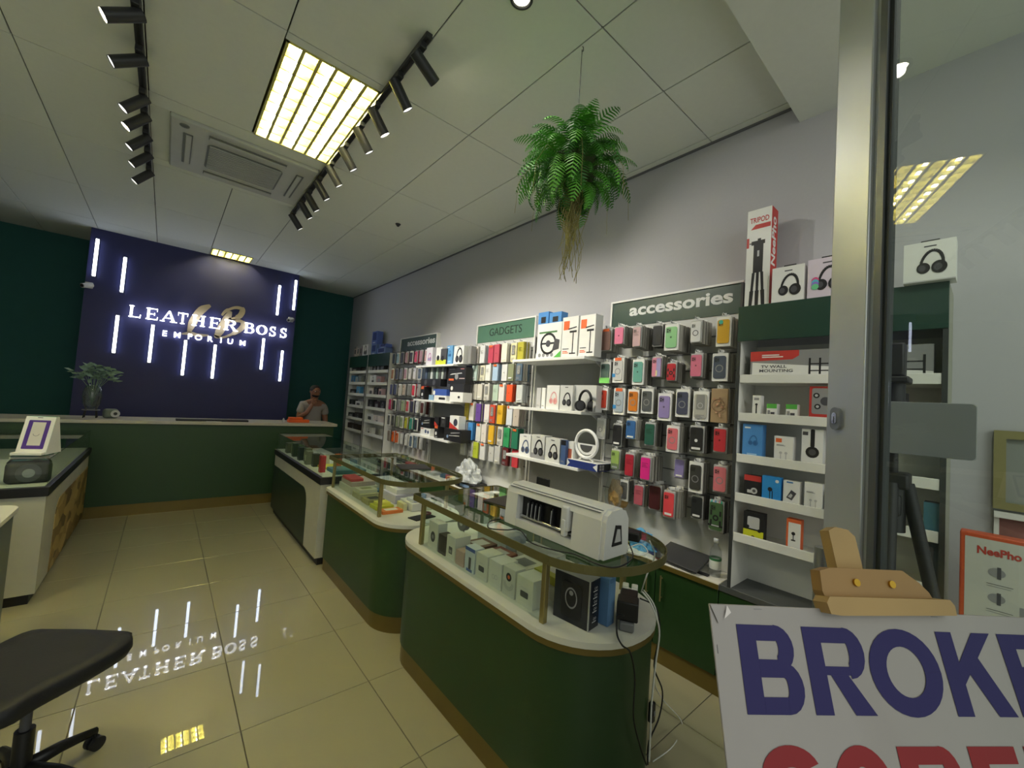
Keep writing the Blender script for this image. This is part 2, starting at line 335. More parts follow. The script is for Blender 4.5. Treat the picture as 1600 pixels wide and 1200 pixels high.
def serif(ch):
    "slab-serif capitals, height 1"
    T_, t_, s = .17, .07, .06
    st = lambda x: [rc(x, 0, x+T_, 1), rc(x-.07, 0, x+T_+.07, s), rc(x-.07, 1-s, x+T_+.07, 1)]
    if ch == 'L': return st(.1)+[rc(.1, 0, .78, s+.01), [(.72, 0), (.8, 0), (.82, .28), (.76, .28)]]
    if ch == 'E': return st(.1)+[rc(.1, 0, .76, s+.01), rc(.1, 1-s, .74, 1), rc(.2, .47, .58, .53), rc(.55, .38, .6, .62), [(.72, 0), (.79, 0), (.81, .27), (.76, .27)], rc(.71, .75, .76, 1)]
    if ch == 'A': return [[(.06, 0), (.13, 0), (.45, .86), (.41, 1)], [(.62, 0), (.82, 0), (.5, 1), (.41, 1)], rc(.24, .3, .66, .36), rc(-.02, 0, .24, s), rc(.52, 0, .92, s)]
    if ch == 'T': return [rc(.33, 0, .33+T_, 1), rc(.23, 0, .6, s), rc(.03, 1-s-.01, .8, 1), rc(.02, .72, .07, 1), rc(.76, .72, .81, 1)]
    if ch == 'H': return st(.1)+st(.6)+[rc(.1, .47, .77, .53)]
    if ch == 'R': return st(.1)+[rc(.1, 1-s, .45, 1), rc(.1, .48, .45, .54)]+arc(.45, .75, .22, .22, -PI/2, PI/2, .07, .17)+[[(.4, .5), (.55, .5), (.86, .0), (.66, .0)], rc(.62, 0, .94, s)]
    if ch == 'B': return st(.1)+[rc(.1, 1-s, .45, 1), rc(.1, .5, .45, .56), rc(.1, 0, .47, s)]+arc(.44, .77, .20, .20, -PI/2, PI/2, .06, .17)+arc(.47, .28, .25, .25, -PI/2, PI/2, .06, .18)
    if ch == 'O': return arc(.45, .5, .34, .44, PI/2, 1.5*PI, .06, .19)+arc(.45, .5, .34, .44, -PI/2, PI/2, .06, .19)
    if ch == 'S': return arc(.38, .74, .22, .21, .15*PI, 1.5*PI, .06, .15)+arc(.38, .27, .24, .22, -.85*PI, .5*PI, .06, .15)+[rc(.58, .68, .63, 1), rc(.09, 0, .14, .32)]
sg = thing('illuminated_sign', 'glowing white shop name sign over a beige script monogram on the navy panel', 'sign', (.5, YP, 2.2))
def on_panel(px, py, dy=0.0): return at(px, py, 'y', YP-dy)
LT = [('L', 200, 222, 498), ('E', 226.5, 248.5, 501.5), ('A', 250, 276, 505), ('T', 276, 294, 507.5), ('H', 297.5, 321, 511.5), ('E', 325, 345, 514.5), ('R', 347.5, 370, 518),
      ('B', 379.5, 397.5, 521.5), ('O', 398, 416, 524), ('S', 418, 432, 526.5), ('S', 434.5, 449, 529)]
for ch, x0, x1, yb in LT:
    a = on_panel(x0, yb); c = on_panel(x1, yb); w = (c.x-a.x)
    b = MB(); strokes(b, serif(ch), Matrix.Translation((0, 0, 0)) @ Matrix.Diagonal((w/.9, 1, .158, 1)), .04, SGN)
    o = b.build('letter', sg); o.location = (a.x-.5, -.05, 2.418-2.2)
for ch, xc in (('E', 256.5), ('M', 276.5), ('P', 296.5), ('O', 310), ('R', 328), ('I', 345.5), ('U', 360), ('M', 379.5)):
    a = on_panel(xc, 527); b = MB(); b.text(ch, Matrix.Translation((0, 0, 0)) @ FR, SGN, .112, .02, .12)
    o = b.build('small_letter', sg); o.location = (a.x-.5, -.03, 2.215-2.2)
BEIGE = M('a89a80', .5, name='beige_script')
def ribbon(b, pts, w, mat, y0=-.02, y1=0.0, n=8):
    P = [on_panel(100+x*.2875, 340+y*.2875) for x, y in pts]; P = [(p.x, p.z) for p in P]
    Q = []
    for i in range(len(P)-1):
        p0 = P[max(i-1, 0)]; p1 = P[i]; p2 = P[i+1]; p3 = P[min(i+2, len(P)-1)]
        for k in range(n):
            t = k/n; Q.append(tuple(.5*((2*p1[j])+(-p0[j]+p2[j])*t+(2*p0[j]-5*p1[j]+4*p2[j]-p3[j])*t*t+(-p0[j]+3*p1[j]-3*p2[j]+p3[j])*t**3) for j in (0, 1)))
    Q.append(P[-1]); L = []; R_ = []
    for i, q in enumerate(Q):
        a, c = Q[max(i-1, 0)], Q[min(i+1, len(Q)-1)]; d = Vector((c[0]-a[0], c[1]-a[1])).normalized(); nn = Vector((-d.y, d.x))
        e = w*(.35+.65*min(1, 4*min(i, len(Q)-1-i)/len(Q)))/2*(1.25 if abs(d.y) > .6 else .8)
        L.append((q[0]+nn.x*e, q[1]+nn.y*e)); R_.append((q[0]-nn.x*e, q[1]-nn.y*e))
    for i in range(len(Q)-1): b.prism([L[i], R_[i], R_[i+1], L[i+1]], y0, y1, 'y', mat)
b = MB(); ribbon(b, [(795, 478), (745, 505), (705, 560), (678, 625)], .08, BEIGE); ribbon(b, [(640, 632), (690, 630), (730, 640), (785, 640)], .06, BEIGE)
o = b.build('script_letter', sg); o.location = (-.5, -.002, -2.2)
b = MB(); ribbon(b, [(905, 510), (880, 560), (850, 610), (825, 655)], .085, BEIGE)
ribbon(b, [(858, 532), (880, 508), (930, 490), (968, 500), (955, 535), (905, 560), (955, 562), (975, 585), (940, 620), (860, 652), (815, 640)], .06, BEIGE)
o = b.build('script_letter', sg); o.location = (-.5, -.002, -2.2)
for px, py, w in ((138, 446, 'left'), (455, 500, 'right')):
    p = at(px, py, 'y', YP-.05); t = thing('security_camera', 'small white security camera at the %s edge of the navy panel' % w, 'camera', (p.x, YP, p.z))
    MB().bbox(-.04, -.02, -.03, .04, 0, .05, LGREY, .01).build('mount', t); MB().cyl((-.05, -.10, -.02), (.03, -.02, .015), .03, LGREY, 14).build('body', t)
    MB().cyl((-.054, -.104, -.022), (-.05, -.10, -.02), .022, BLACK, 12).build('lens', t)
# back counter
t = thing('reception_counter', 'long dark green reception counter with pale top across the back', 'counter', (.0, 6.44, 0))
MB().box(-1.9, .02, .13, 2.0, .56, 1.06, GREEN).build('body', t)
MB().box(-1.9, .03, 0, 1.98, .55, .13, GOLD).build('kick_plate', t)
MB().bbox(-1.95, -.02, 1.06, 2.04, .6, 1.10, M('b6b1a4', .35, name='pale_worktop'), .006).build('worktop', t)
# things on the back counter
t = thing('flower_vase', 'tall glass vase of dusty green leaves on the left of the back counter', 'vase', (-.62, 6.72, 1.10))
MB().lathe([(.0, .10), (.045, .10), (.075, .16), (.085, .25), (.075, .33), (.055, .375), (.052, .37), (.07, .33), (.08, .25), (.07, .165), (.0, .11)], VASEG, 24).build('glass_bowl', t)
b = MB()
for k in range(4):
    a = PI/4+k*PI/2; b.tube([(.075*math.cos(a), .075*math.sin(a), 0), (.06*math.cos(a), .06*math.sin(a), .1), (.088*math.cos(a), .088*math.sin(a), .25)], .006, DARK)
b.tube([(.072*math.cos(2*PI*i/20), .072*math.sin(2*PI*i/20), .09) for i in range(20)], .006, GREY, closed=True); b.build('stand', t)
rnd = random.Random(4); b = MB(); SAGE = M('6f8a78', .7, var=.25, scale=20, name='sage_leaf')
for k in range(120):
    a = rnd.uniform(0, 2*PI); r = rnd.uniform(.02, .20); z = .42+.12*math.cos(r*6)+rnd.uniform(-.05, .08)
    c = Vector((r*math.cos(a)*1.1, r*math.sin(a), z)); u = Vector((rnd.uniform(-1, 1), rnd.uniform(-1, 1), rnd.uniform(-.4, .6))).normalized()*.045; w_ = u.orthogonal().normalized()*.02
    b.add([c-u, c+w_, c+u, c-w_], [(0, 1, 2, 3)], SAGE)
    if k % 8 == 0: b.tube([(0, 0, .15), (c.x*.4, c.y*.4, .36), tuple(c)], .003, SAGE, 4)
o = b.build('foliage', t); o['kind'] = 'stuff'
t = thing('alarm_clock', 'small round grey speaker clock beside the vase on the back counter', 'clock', (-.44, 6.70, 1.10), .3)
MB().bbox(-.075, -.03, 0, .055, .06, .11, M('5c6660', .6), .03, 4).build('body', t)
MB().cyl((.02, -.036, .055), (.02, -.028, .055), .042, LGREY, 20).cyl((.02, -.038, .055), (.02, -.036, .055), .018, DARK, 12).build('dial', t)
shift(MB().bbox(.14, 6.48, 1.1, .90, 6.62, 1.125, BLACK, .006).build('keyboard', label='long black flat keyboard bar on the back counter', cat='keyboard'), (.52, 6.55, 1.1))
shift(MB().bbox(.44, 6.425, 1.1, .60, 6.475, 1.103, WHITE, .001).build('card', label='small white card at the front edge of the back counter', cat='card'), (.52, 6.45, 1.1))
OR = M('e8601a', .5)
t = thing('orange_box', 'bright orange tool box on the right of the back counter', 'box', (1.54, 6.62, 1.10), .05)
MB().bbox(-.14, -.05, 0, .14, .05, .045, OR, .006).build('body', t); MB().bbox(-.13, -.045, .045, .05, .045, .075, OR, .006).build('lid', t)
shift(MB().lathe([(0, 0), (.015, 0), (.015, .04), (.008, .05), (.008, .06), (0, .06)], LGREY, 10).build('small_bottle', label='tiny clear bottle left of the orange box on the back counter', cat='bottle'), (0, 0, 0)).location = (1.34, 6.6, 1.10)
# ------------------------------------------------------------------ display counters in the middle of the floor
def stadium(x0, y0, x1, y1, rn, rf, n=10):
    "outline with corner radius rn at the near end (small y) and rf at the far end"
    out = []
    for cx, cy, a, r in ((x1-rf, y1-rf, 0, rf), (x0+rf, y1-rf, PI/2, rf), (x0+rn, y0+rn, PI, rn), (x1-rn, y0+rn, 1.5*PI, rn)):
        for i in range(n+1): out.append((cx+r*math.cos(a+PI/2*i/n), cy+r*math.sin(a+PI/2*i/n)))
    return out
def inset(pts, d):
    cx = sum(p[0] for p in pts)/len(pts); cy = sum(p[1] for p in pts)/len(pts); out = []
    N = len(pts)
    for i in range(N):
        a, c = Vector(pts[i-1]), Vector(pts[(i+1) % N]); t = (c-a).normalized(); n = Vector((-t.y, t.x))
        p = Vector(pts[i]); out.append(tuple(p+n*d))
    return out
def rimloop(b, pts, d, z0, z1, mat):
    q = inset(pts, d); N = len(pts)
    vs = [(x, y, z0) for x, y in pts]+[(x, y, z1) for x, y in pts]+[(x, y, z0) for x, y in q]+[(x, y, z1) for x, y in q]
    fs = []
    for i in range(N):
        j = (i+1) % N
        fs += [(i, j, N+j, N+i), (2*N+i, 3*N+i, 3*N+j, 2*N+j), (N+i, N+j, 3*N+j, 3*N+i), (i, 2*N+i, 2*N+j, j)]
    b.add(vs, fs, mat); return b
RIM = M('6a653c', .4, .3, name='olive_brass_rim')
DECK = M('d9d8cc', .35, name='white_deck')
def round_counter(label, y0, y1, rn, rf, ys0, ys1, py0, py1):
    t = thing('display_counter', label, 'counter', (1.515, (y0+y1)/2, 0)); ox, oy = 1.515, (y0+y1)/2
    o = [(x-ox, y-oy) for x, y in stadium(1.20, y0, 1.83, y1, rn, rf)]
    MB().prism(o, .11, .675, 'z', GREEN, True).build('body', t)
    MB().prism(inset(o, .008), 0, .11, 'z', GOLD, True).build('kick_band', t)
    MB().prism(inset(o, -.012), .675, .700, 'z', GOLD, True).build('edge_band', t)
    MB().prism(inset(o, -.014), .700, .724, 'z', DECK, True).build('deck', t)
    gl = [(x-ox, y-oy) for x, y in stadium(1.19, ys0, 1.85, ys1, rn, .03)]
    MB().prism(inset(gl, .002), 1.002, 1.012, 'z', GLASS, True).build('glass_top', t)
    b = MB(); rimloop(b, gl, .016, .980, 1.002, RIM); rimloop(b, gl, .004, 1.002, 1.014, RIM); b.build('top_rim', t)
    for px in (1.24, 1.79):
        for py in (py0, py1):
            MB().bbox(px-.012-ox, py-.012-oy, .724, px+.012-ox, py+.012-oy, .974, BRASS, .003).build('post', t)
    MB().box(1.236-ox, py0-oy+.014, .726, 1.242-ox, py1-oy-.014, .973, GLASS).build('glass_front', t)
    MB().box(1.254-ox, py1-oy-.003, .726, 1.776-ox, py1-oy+.003, .973, GLASS).build('glass_end', t)
    return t
round_counter('nearest rounded green counter with glass top carrying the cutting plotter', .90, 2.485, .30, .25, .86, 2.27, 1.17, 2.20)
round_counter('middle rounded green counter with glass top between the plotter counter and the white case', 2.53, 3.93, .27, .06, 2.52, 3.92, 2.83, 3.88)
CREAM = M('b9b8a8', .45, name='offwhite_laminate')
def long_case(label, x0, x1, y0, y1, side, inlay, zt=1.0):
    "boxy showcase: white body with a curved inlay on the aisle side, black band, glass box; side=+1 aisle at x1, -1 aisle at x0"
    xa = x1 if side > 0 else x0; t = thing('showcase_counter', label, 'counter', ((x0+x1)/2, (y0+y1)/2, 0)); ox, oy = (x0+x1)/2, (y0+y1)/2
    MB().box(x0-ox, y0-oy, .07, x1-ox, y1-oy, .735, CREAM).build('body', t)
    MB().box(x0-ox+.03, y0-oy+.02, 0, x1-ox-.03, y1-oy-.02, .07, BLACK).build('kick_plate', t)
    MB().bbox(x0-ox-.012, y0-oy-.012, .735, x1-ox+.012, y1-oy+.012, .80, BLACK, .004).build('black_band', t)
    # inlay with a rounded upper corner at the near end
    yy = y0+.42; pts = [(y1-.01-oy, .075), (y1-.01-oy, .60)] + [(yy+.16-.16*math.cos(a)+.12*(1-i/8)*0-oy, .46+.15*math.sin(a)) for i, a in enumerate([PI/2-PI/2*k/8 for k in range(9)])] + [(yy-.02-oy, .075)]
    pts = [(p[0], p[1]) for p in pts]
    b = MB(); b.prism(pts, (xa-ox)-.001*side, (xa-ox)+.004*side, 'x', inlay); b.build('side_inlay', t)
    z0 = .801
    for q in ((x0+.006, y0+.006, x0+.012, y1-.006), (x1-.012, y0+.006, x1-.006, y1-.006), (x0+.012, y0+.006, x1-.012, y0+.012), (x0+.012, y1-.012, x1-.012, y1-.006)):
        MB().box(q[0]-ox, q[1]-oy, z0, q[2]-ox, q[3]-oy, zt, GLASS).build('glass_pane', t)
    MB().box(x0-ox+.004, y0-oy+.004, zt, x1-ox-.004, y1-oy-.004, zt+.006, GLASS).build('glass_top', t)
    MB().box(x0-ox+.014, y0-oy+.014, .800, x1-ox-.014, y1-oy-.014, .803, DECK).build('deck', t)
    return t
long_case('white showcase counter with black band beyond the rounded counters', 1.16, 1.72, 3.97, 5.98, -1, M('1b2e22', .4, name='dark_green_inlay'))
PHOTO = bpy.data.materials.new('printed_inlay'); PHOTO.use_nodes = True; nt = PHOTO.node_tree; bs = nt.nodes['Principled BSDF']
vo = nt.nodes.new('ShaderNodeTexVoronoi'); vo.inputs['Scale'].default_value = 5; tc = nt.nodes.new('ShaderNodeTexCoord'); mp = nt.nodes.new('ShaderNodeMapping')
mp.inputs['Rotation'].default_value = (0, .6, .5); mp.inputs['Scale'].default_value = (1, 1, 2.2); cr = nt.nodes.new('ShaderNodeValToRGB')
cr.color_ramp.elements[0].color = (*lin('2a1c12'), 1); cr.color_ramp.elements[1].color = (*lin('c9b070'), 1); e = cr.color_ramp.elements.new(.45); e.color = (*lin('8f7440'), 1)
nt.links.new(tc.outputs['Object'], mp.inputs[0]); nt.links.new(mp.outputs[0], vo.inputs['Vector']); nt.links.new(vo.outputs['Color'], cr.inputs[0]); nt.links.new(cr.outputs[0], bs.inputs['Base Color'])
long_case('white showcase counter on the left with a brown patterned side inlay', -1.55, -.56, 4.25, 6.36, 1, PHOTO, .99)
# near white counter at the left edge
t = thing('side_counter', 'white-topped grey counter cut off at the left edge of the picture', 'counter', (-1.0, 3.35, 0))
GRN2 = M('6a7064', .6, name='grey_green_board')
MB().prism([(x+1.0, y-3.35) for x, y in stadium(-1.5, 2.9, -.60, 3.72, .05, .07)], .0, .775, 'z', GRN2, True).build('body', t)
MB().prism([(x+1.0, y-3.35) for x, y in stadium(-1.52, 2.88, -.585, 3.74, .06, .09)], .775, .80, 'z', M('d5d3c6', .4), True).build('worktop', t)
# ------------------------------------------------------------------ wall counter with doors (right)
t = thing('wall_cabinet', 'long low dark green cupboard with white top along the right wall', 'cabinet', (2.67, 3.4, 0)); cx, cy = 2.67, 3.4
MB().box(2.56-cx, .05-cy, .11, 2.798-cx, 6.03-cy, .60, M('26402f', .6)).build('body', t)
MB().box(2.555-cx, .05-cy, 0, 2.79-cx, 6.03-cy, .11, GOLD).build('kick_plate', t)
MB().bbox(2.535-cx, 1.02-cy, .60, 2.798-cx, 6.03-cy, .638, M('e6e3d8', .35, name='white_worktop'), .003).build('worktop', t)
MB().box(2.530-cx, 1.02-cy, .602, 2.5349-cx, 6.03-cy, .630, GOLD).build('edge_strip', t)
MB().bbox(2.535-cx, .05-cy, .60, 2.798-cx, 1.018-cy, .636, M('4e5150', .45, name='dark_worktop'), .003).build('dark_worktop', t).__setitem__('label', 'dark grey end of the worktop')
ys = [.06, 1.40-.38, 1.42, 1.96, 2.50, 3.04, 3.58, 4.12, 4.66, 5.19, 5.71]
ys = [.06, .54, 1.022, 1.42, 1.96, 2.50, 3.04, 3.58, 4.12, 4.66, 5.28, 6.02]
for i in range(len(ys)-1):
    d = MB().bbox(2.542-cx, ys[i]+.003-cy, .115, 2.559-cx, ys[i+1]-.003-cy, .596, GREEN, .002).build('door', t)
    hy = ys[i+1]-.05 if i % 2 == 0 else ys[i]+.05
    MB().cyl((2.520-cx, hy-cy, .40), (2.520-cx, hy-cy, .56), .005, BRASS, 8).cyl((2.520-cx, hy-cy, .42), (2.543-cx, hy-cy, .42), .004, BRASS, 6).cyl((2.520-cx, hy-cy, .54), (2.543-cx, hy-cy, .54), .004, BRASS, 6).build('handle', d)
# ------------------------------------------------------------------ wall boards, shelves and tall units
WB = M('cfd0cc', .28, name='glossy_white_board'); FRAME = M('e9e9e4', .4, name='white_frame')
def wall_T(x, y, z): return Matrix.Translation((x, y, z)) @ Matrix.Rotation(-PI/2, 4, 'Z')
def fit_text(b, s, T, mat, width, height, bold=0, ext=0):
    vs, fs = text_mesh(s, bold, ext); xs = [v.x for v in vs]; ys_ = [v.y for v in vs]
    sx = width/(max(xs)-min(xs)); sy = height/(max(ys_)-min(ys_)); mx = (max(xs)+min(xs))/2; my = min(ys_)
    K = b.T; b.T = K @ T @ FR; b.add([((v.x-mx)*sx, (v.y-my)*sy, v.z*min(sx, sy)) for v in vs], fs, mat); b.T = K
def board(label, y0, y1, sign, txt, tcol, scol, tw, th, dark_right=False, ztop=2.48, zb=2.27, bold=.03):
    t = thing('slatwall_panel', label, 'display board', (2.8, (y0+y1)/2, .64)); oy = (y0+y1)/2; z0 = .64
    MB().box(-.05, y0-oy, 0, 0, y1-oy, zb-z0, WB).build('board', t)
    zz = .98
    while zz < zb-.05:   # aluminium slats let into the board
        MB().box(-.054, y0-oy+.01, zz-z0, -.05, y1-oy-.01, zz+.008-z0, GREY).build('slat', t); zz += .115
    sp = MB().box(-.055, y0-oy+.012, zb-z0, 0, y1-oy-.012, ztop-.014-z0, M(scol, .35)).build('sign_board', t)
    b = MB(); fit_text(b, txt, Matrix.Translation((-.0555, tw[2]-oy, tw[0]-z0)) @ Matrix.Rotation(-PI/2, 4, 'Z'), M(tcol, .5), tw[1], th, bold, .01); b.build('lettering', sp)
    MB().box(-.065, y0-oy, ztop-.014-z0, 0, y1-oy, ztop-z0, FRAME).build('top_frame', t)
    MB().box(-.065, y1-oy-.014, 0, 0, y1-oy, ztop-.0145-z0, FRAME).build('side_frame', t)
    MB().box(-.065, y0-oy, 0, 0, y0-oy+.014, (ztop-.0145-z0), M('26282a', .4) if dark_right else FRAME).build('side_frame', t)
    return t
a, c = at(983, 500, 'x', 2.745), at(1145, 480, 'x', 2.745)
PF = board('large slatwall board with dark green "accessories" sign nearest the viewer', 1.03, 2.04, 1, 'accessories', 'dcdfdc', '2c463c', (2.345, a.y-c.y, (a.y+c.y)/2), .088, True)
a, c = at(765, 520, 'x', 2.745), at(815, 520, 'x', 2.745)
PD = board('white framed slatwall board with mid green "GADGETS" sign', 2.93, 3.93, 1, 'GADGETS', '24342c', '557c66', (2.335, a.y-c.y, (a.y+c.y)/2), .085, bold=0.0)
a, c = at(637, 537, 'x', 2.745), at(680, 530, 'x', 2.745)
PB_ = board('far slatwall board with small dark green "accessories" sign', 4.86, 5.98, 1, 'accessories', 'dcdfdc', '2c463c', (2.345, a.y-c.y, (a.y+c.y)/2), .088)
def shelf_bay(label, y0, y1, zs, xf=2.455):
    t = thing('shelf_bay', label, 'shelving', (2.8, (y0+y1)/2, .64)); oy = (y0+y1)/2; z0 = .64
    MB().box(-.045, y0-oy+.002, 0, -.002, y1-oy-.002, 2.10-z0, M('9a9c98', .3, .2, name='grey_back_board')).build('back_board', t)
    for z in zs:
        s_ = MB().bbox(xf-2.8, y0-oy+.004, z-.024-z0, -.045, y1-oy-.004, z-z0, FRAME, .002).build('shelf', t)
        MB().prism([(-.046, z-.024-z0), (-.046, z-.10-z0), (-.20, z-.024-z0)], y0-oy+.02, y0-oy+.024, 'y', LGREY).build('bracket', s_)
    for y in (y0+.003, y1-.017):
        MB().box(-.052, y-oy, 0, -.0455, y+.014-oy, 2.10-z0, WHITE).build('upright', t)
    return t
XS = 2.455
ZE = [at(925, 555, 'x', XS).z, at(921, 644, 'x', XS).z, at(913, 734, 'x', XS).z]
ZC = [at(713, 568, 'x', XS).z, at(711, 628, 'x', XS).z, at(708, 691, 'x', XS).z]
shelf_bay('three-shelf white bay between the GADGETS board and the large accessories board', 2.05, 2.92, ZE)
shelf_bay('three-shelf white bay between the far accessories board and the GADGETS board', 3.94, 4.85, ZC)
GB = M('e6e6df', .5, name='cabinet_white')
def tall_unit(label, y0, y1, zs, zbot, dark_edge=None, xf=2.54):
    t = thing('tall_display_unit', label, 'shelving', (2.67, (y0+y1)/2, zbot)); ox, oy, z0 = 2.67, (y0+y1)/2, zbot
    MB().box(2.785-ox, y0-oy+.018, 0, 2.799-ox, y1-oy-.018, 2.05-z0, GB).build('back_panel', t)
    ns = 0
    for y in (y0, y1-.018):
        o = MB().box(xf-ox, y-oy, 0, 2.799-ox, y+.018-oy, 2.25-z0, GB if not (dark_edge and ns == 0) else M('9b9c8c', .5)).build('side_panel', t); ns += 1
        MB().box(xf-.004-ox, y-oy, 0, xf-ox-.0002, y+.018-oy, 2.049-z0, M('3a3d3c', .4)).build('edge_strip', o)
    MB().box(xf-ox, y0+.0185-oy, 2.23-z0, 2.785-ox, y1-.0185-oy, 2.25-z0, GB).build('top_panel', t)
    MB().bbox(xf-.008-ox, y0-oy, 2.05-z0, xf-.0005-ox, y1-oy, 2.255-z0, DGREEN, .002).build('fascia', t)
    for z in zs:
        s_ = MB().box(xf+.012-ox, y0+.019-oy, z-.06-z0, 2.784-ox, y1-.019-oy, z-.045-z0, GB).build('shelf', t)
        MB().bbox(xf-.001-ox, y0+.019-oy, z-.06-z0, xf+.011-ox, y1-.019-oy, z-.012-z0, WHITE, .002).build('front_lip', s_)
    return t
ZG = [1.868, 1.648, 1.412, 1.19, .964]
tall_unit('tall white display unit with dark green fascia, half behind the door glass', .125, .975, ZG, .6365, True)
ZA = [2.0, 1.80, 1.60, 1.39, 1.17, .96]
tall_unit('nearer of the two tall narrow white display units at the far end of the wall', 6.06, 6.93, ZA, .0, xf=2.62)
tall_unit('farther of the two tall narrow white display units, beside the green back wall', 6.97, 7.84, ZA, .0, xf=2.62)
# ------------------------------------------------------------------ small print helpers
K1 = M('1b1b1d', .5); K2 = M('4a4a4e', .5); K3 = M('8f8f90', .5); RED = M('c23a34', .5); WHT = M('e8e8e3', .45); ORG = M('e56a35', .5); BLU = M('3f78b8', .5); YEL = M('d8c83a', .5); GRN = M('5ab04a', .5)
def headphones(b, u, v, s, m=K1, m2=K2, y=-.0014, one=False):
    n = 18; P = [(u+s*.16+s*.66*math.cos(a)+s*.10*math.sin(a), v-s*.30+s*1.30*math.sin(a)) for a in [PI*1.02-PI*1.02*i/n for i in range(n+1)]]
    for i in range(n):
        e = s*.075*(1+.5*math.sin(PI*i/n)); d = Vector((P[i+1][0]-P[i][0], P[i+1][1]-P[i][1])).normalized(); q = (-d.y*e, d.x*e)
        b.poly([(P[i][0]-q[0], P[i][1]-q[1]), (P[i][0]+q[0], P[i][1]+q[1]), (P[i+1][0]+q[0], P[i+1][1]+q[1]), (P[i+1][0]-q[0], P[i+1][1]-q[1])], m, y)
    for k, r in ((-1, .40), (1, .46)):
        b.disc(u+s*.14+k*s*.46, v-s*.42, s*r, m, y-.0003*(k+2), 16, 1.15); b.disc(u+s*.14+k*s*.46-s*.08, v-s*.42, s*r*.55, m2, y-.0003*(k+2)-.0002, 12, 1.2)
def bars(b, u0, u1, v0, n, h, m=K3, y=-.001, gap=1.8):
    for k in range(n): b.rect(u0, v0+k*h*gap, u0+(u1-u0)*(1-.18*(k % 3)), v0+k*h*gap+h, m, y)
def carton(w, h, d, mat, draw=None, edge=None, side=None):
    b = MB(); b.box(-w/2, 0, 0, w/2, d, h, mat)
    if side: side_m = side; b.add([(w/2+.0003, 0, 0), (w/2+.0003, d, 0), (w/2+.0003, d, h), (w/2+.0003, 0, h)], [(0, 1, 2, 3)], side_m)
    if draw: draw(b, w, h, d)
    return b
def a_w(p0, p1, py, xf): return at(p0, py, 'x', xf).y-at(p1, py, 'x', xf).y
def wall_item(px0, px1, ptop, xf, zb, d, mat, label, cat='box', name='product_box', draw=None, group=None, pm=None, side=None, tilt=0):
    pm = pm or (px0+px1)/2
    ym = 0; zt = at((px0+px1)/2, ptop, 'x', xf).z
    # y position from the middle of the item (px measured near mid height)
    pyc = ptop+15
    a, c = at(px0, pyc, 'x', xf), at(px1, pyc, 'x', xf+(.5*d if px0 < 740 and a_w(px0, px1, pyc, xf) > .15 else 0)); w = max(.03, abs(a.y-c.y)-.004); y = a.y-w/2-.002; h = max(.02, zt-zb)
    b = carton(w, h, d, mat, draw, side=side)
    o = link(name, b.mesh(name), None, (xf, y, zb+.0005), FACE_W+tilt, label, cat, group)
    return o
def d_head(m=K1, s=.36, v=.5, u=0, logo=True, base=None):
    def f(b, w, h, d):
        if base: b.rect(-w/2, 0, w/2, h*.22, base)
        headphones(b, w*u, h*v, min(w, h)*s, m)
        if logo: b.rect(-w*.12, h*.90, w*.12, h*.93, K2)
    return f
def d_label(top=None, mid=None, bot=None, dark=False):
    def f(b, w, h, d):
        if top: b.rect(-w/2, h*.8, w/2, h, top)
        if bot: b.rect(-w/2, 0, w/2, h*.2, bot)
        if mid: b.rrect(-w*.28, h*.28, w*.28, h*.7, w*.08, mid)
        bars(b, -w*.35, w*.3, h*.1 if not bot else h*.23, 2, h*.02)
    return f
def d_earbuds(tagm=None, m=K3):
    def f(b, w, h, d):
        if tagm: b.rect(-w*.42, h*.78, -w*.1, h*.92, tagm)
        for k in (-1, 1):
            b.disc(k*w*.14, h*.42, w*.08, m); b.rect(k*w*.14-w*.025, h*.2, k*w*.14+w*.025, h*.42, m)
        bars(b, -w*.38, w*.1, h*.66, 2, h*.015)
    return f
SH = [z-.0448 for z in ZG]     # shelf surfaces of the near unit
XG = 2.56
# near unit, top surface
def d_tripodbox(b, w, h, d):
    b.rect(-w/2, 0, w/2, h, WHT); fit_text(b, 'TRIPOD', Matrix.Translation((0, -.0012, h*.865)), RED, w*.78, h*.055, .02)
    b.poly([(-w*.35, h*.80), (w*.46, h*.80), (w*.46, h*.845), (-w*.15, h*.845)], RED, -.0012); b.rect(-w/2, h*.62, -w*.40, h*.72, RED, -.0012)
    b.rect(-.006, h*.66, .012, h*.70, K1, -.0012); b.rect(-w*.30, h*.64, w*.26, h*.68, K1, -.0013); b.rect(-w*.38, h*.655, -w*.2, h*.665, K1, -.0014)
    b.rect(-w*.2, h*.36, w*.2, h*.64, K1, -.0014); b.rect(-w*.04, h*.52, w*.04, h*.58, LGREY, -.0016)
    for k in (-1, 0, 1):
        b.poly([(k*w*.17-w*.06, h*.36), (k*w*.17+w*.06, h*.36), (k*w*.26+w*.05, h*.03), (k*w*.26-w*.05, h*.03)], K1, -.0014)
        b.poly([(k*w*.22-w*.08, h*.18), (k*w*.22+w*.08, h*.18), (k*w*.26+w*.07, h*.03), (k*w*.26-w*.07, h*.03)], K1, -.0015)
t = thing('tripod_box', 'tall narrow red and white tripod box standing on the right display unit', 'box', (2.60, .905, 2.251), FACE_W)
b = MB(); b.box(-.065, 0, 0, .065, .10, .60, RED); d_tripodbox(b, .13, .60, .1); b.build('carton', t)
b = MB(); K = Matrix.Translation((.0655, .05, .40)) @ Matrix.Rotation(PI/2, 4, 'Z') @ FR @ Matrix.Rotation(PI/2, 4, 'Z')
vs, fs = text_mesh('NeePho', .03, 0); b.T = K @ Matrix.Translation((0, -.02, 0)) @ Matrix.Scale(.09, 4); b.add(vs, fs, WHT); b.build('side_lettering', t)
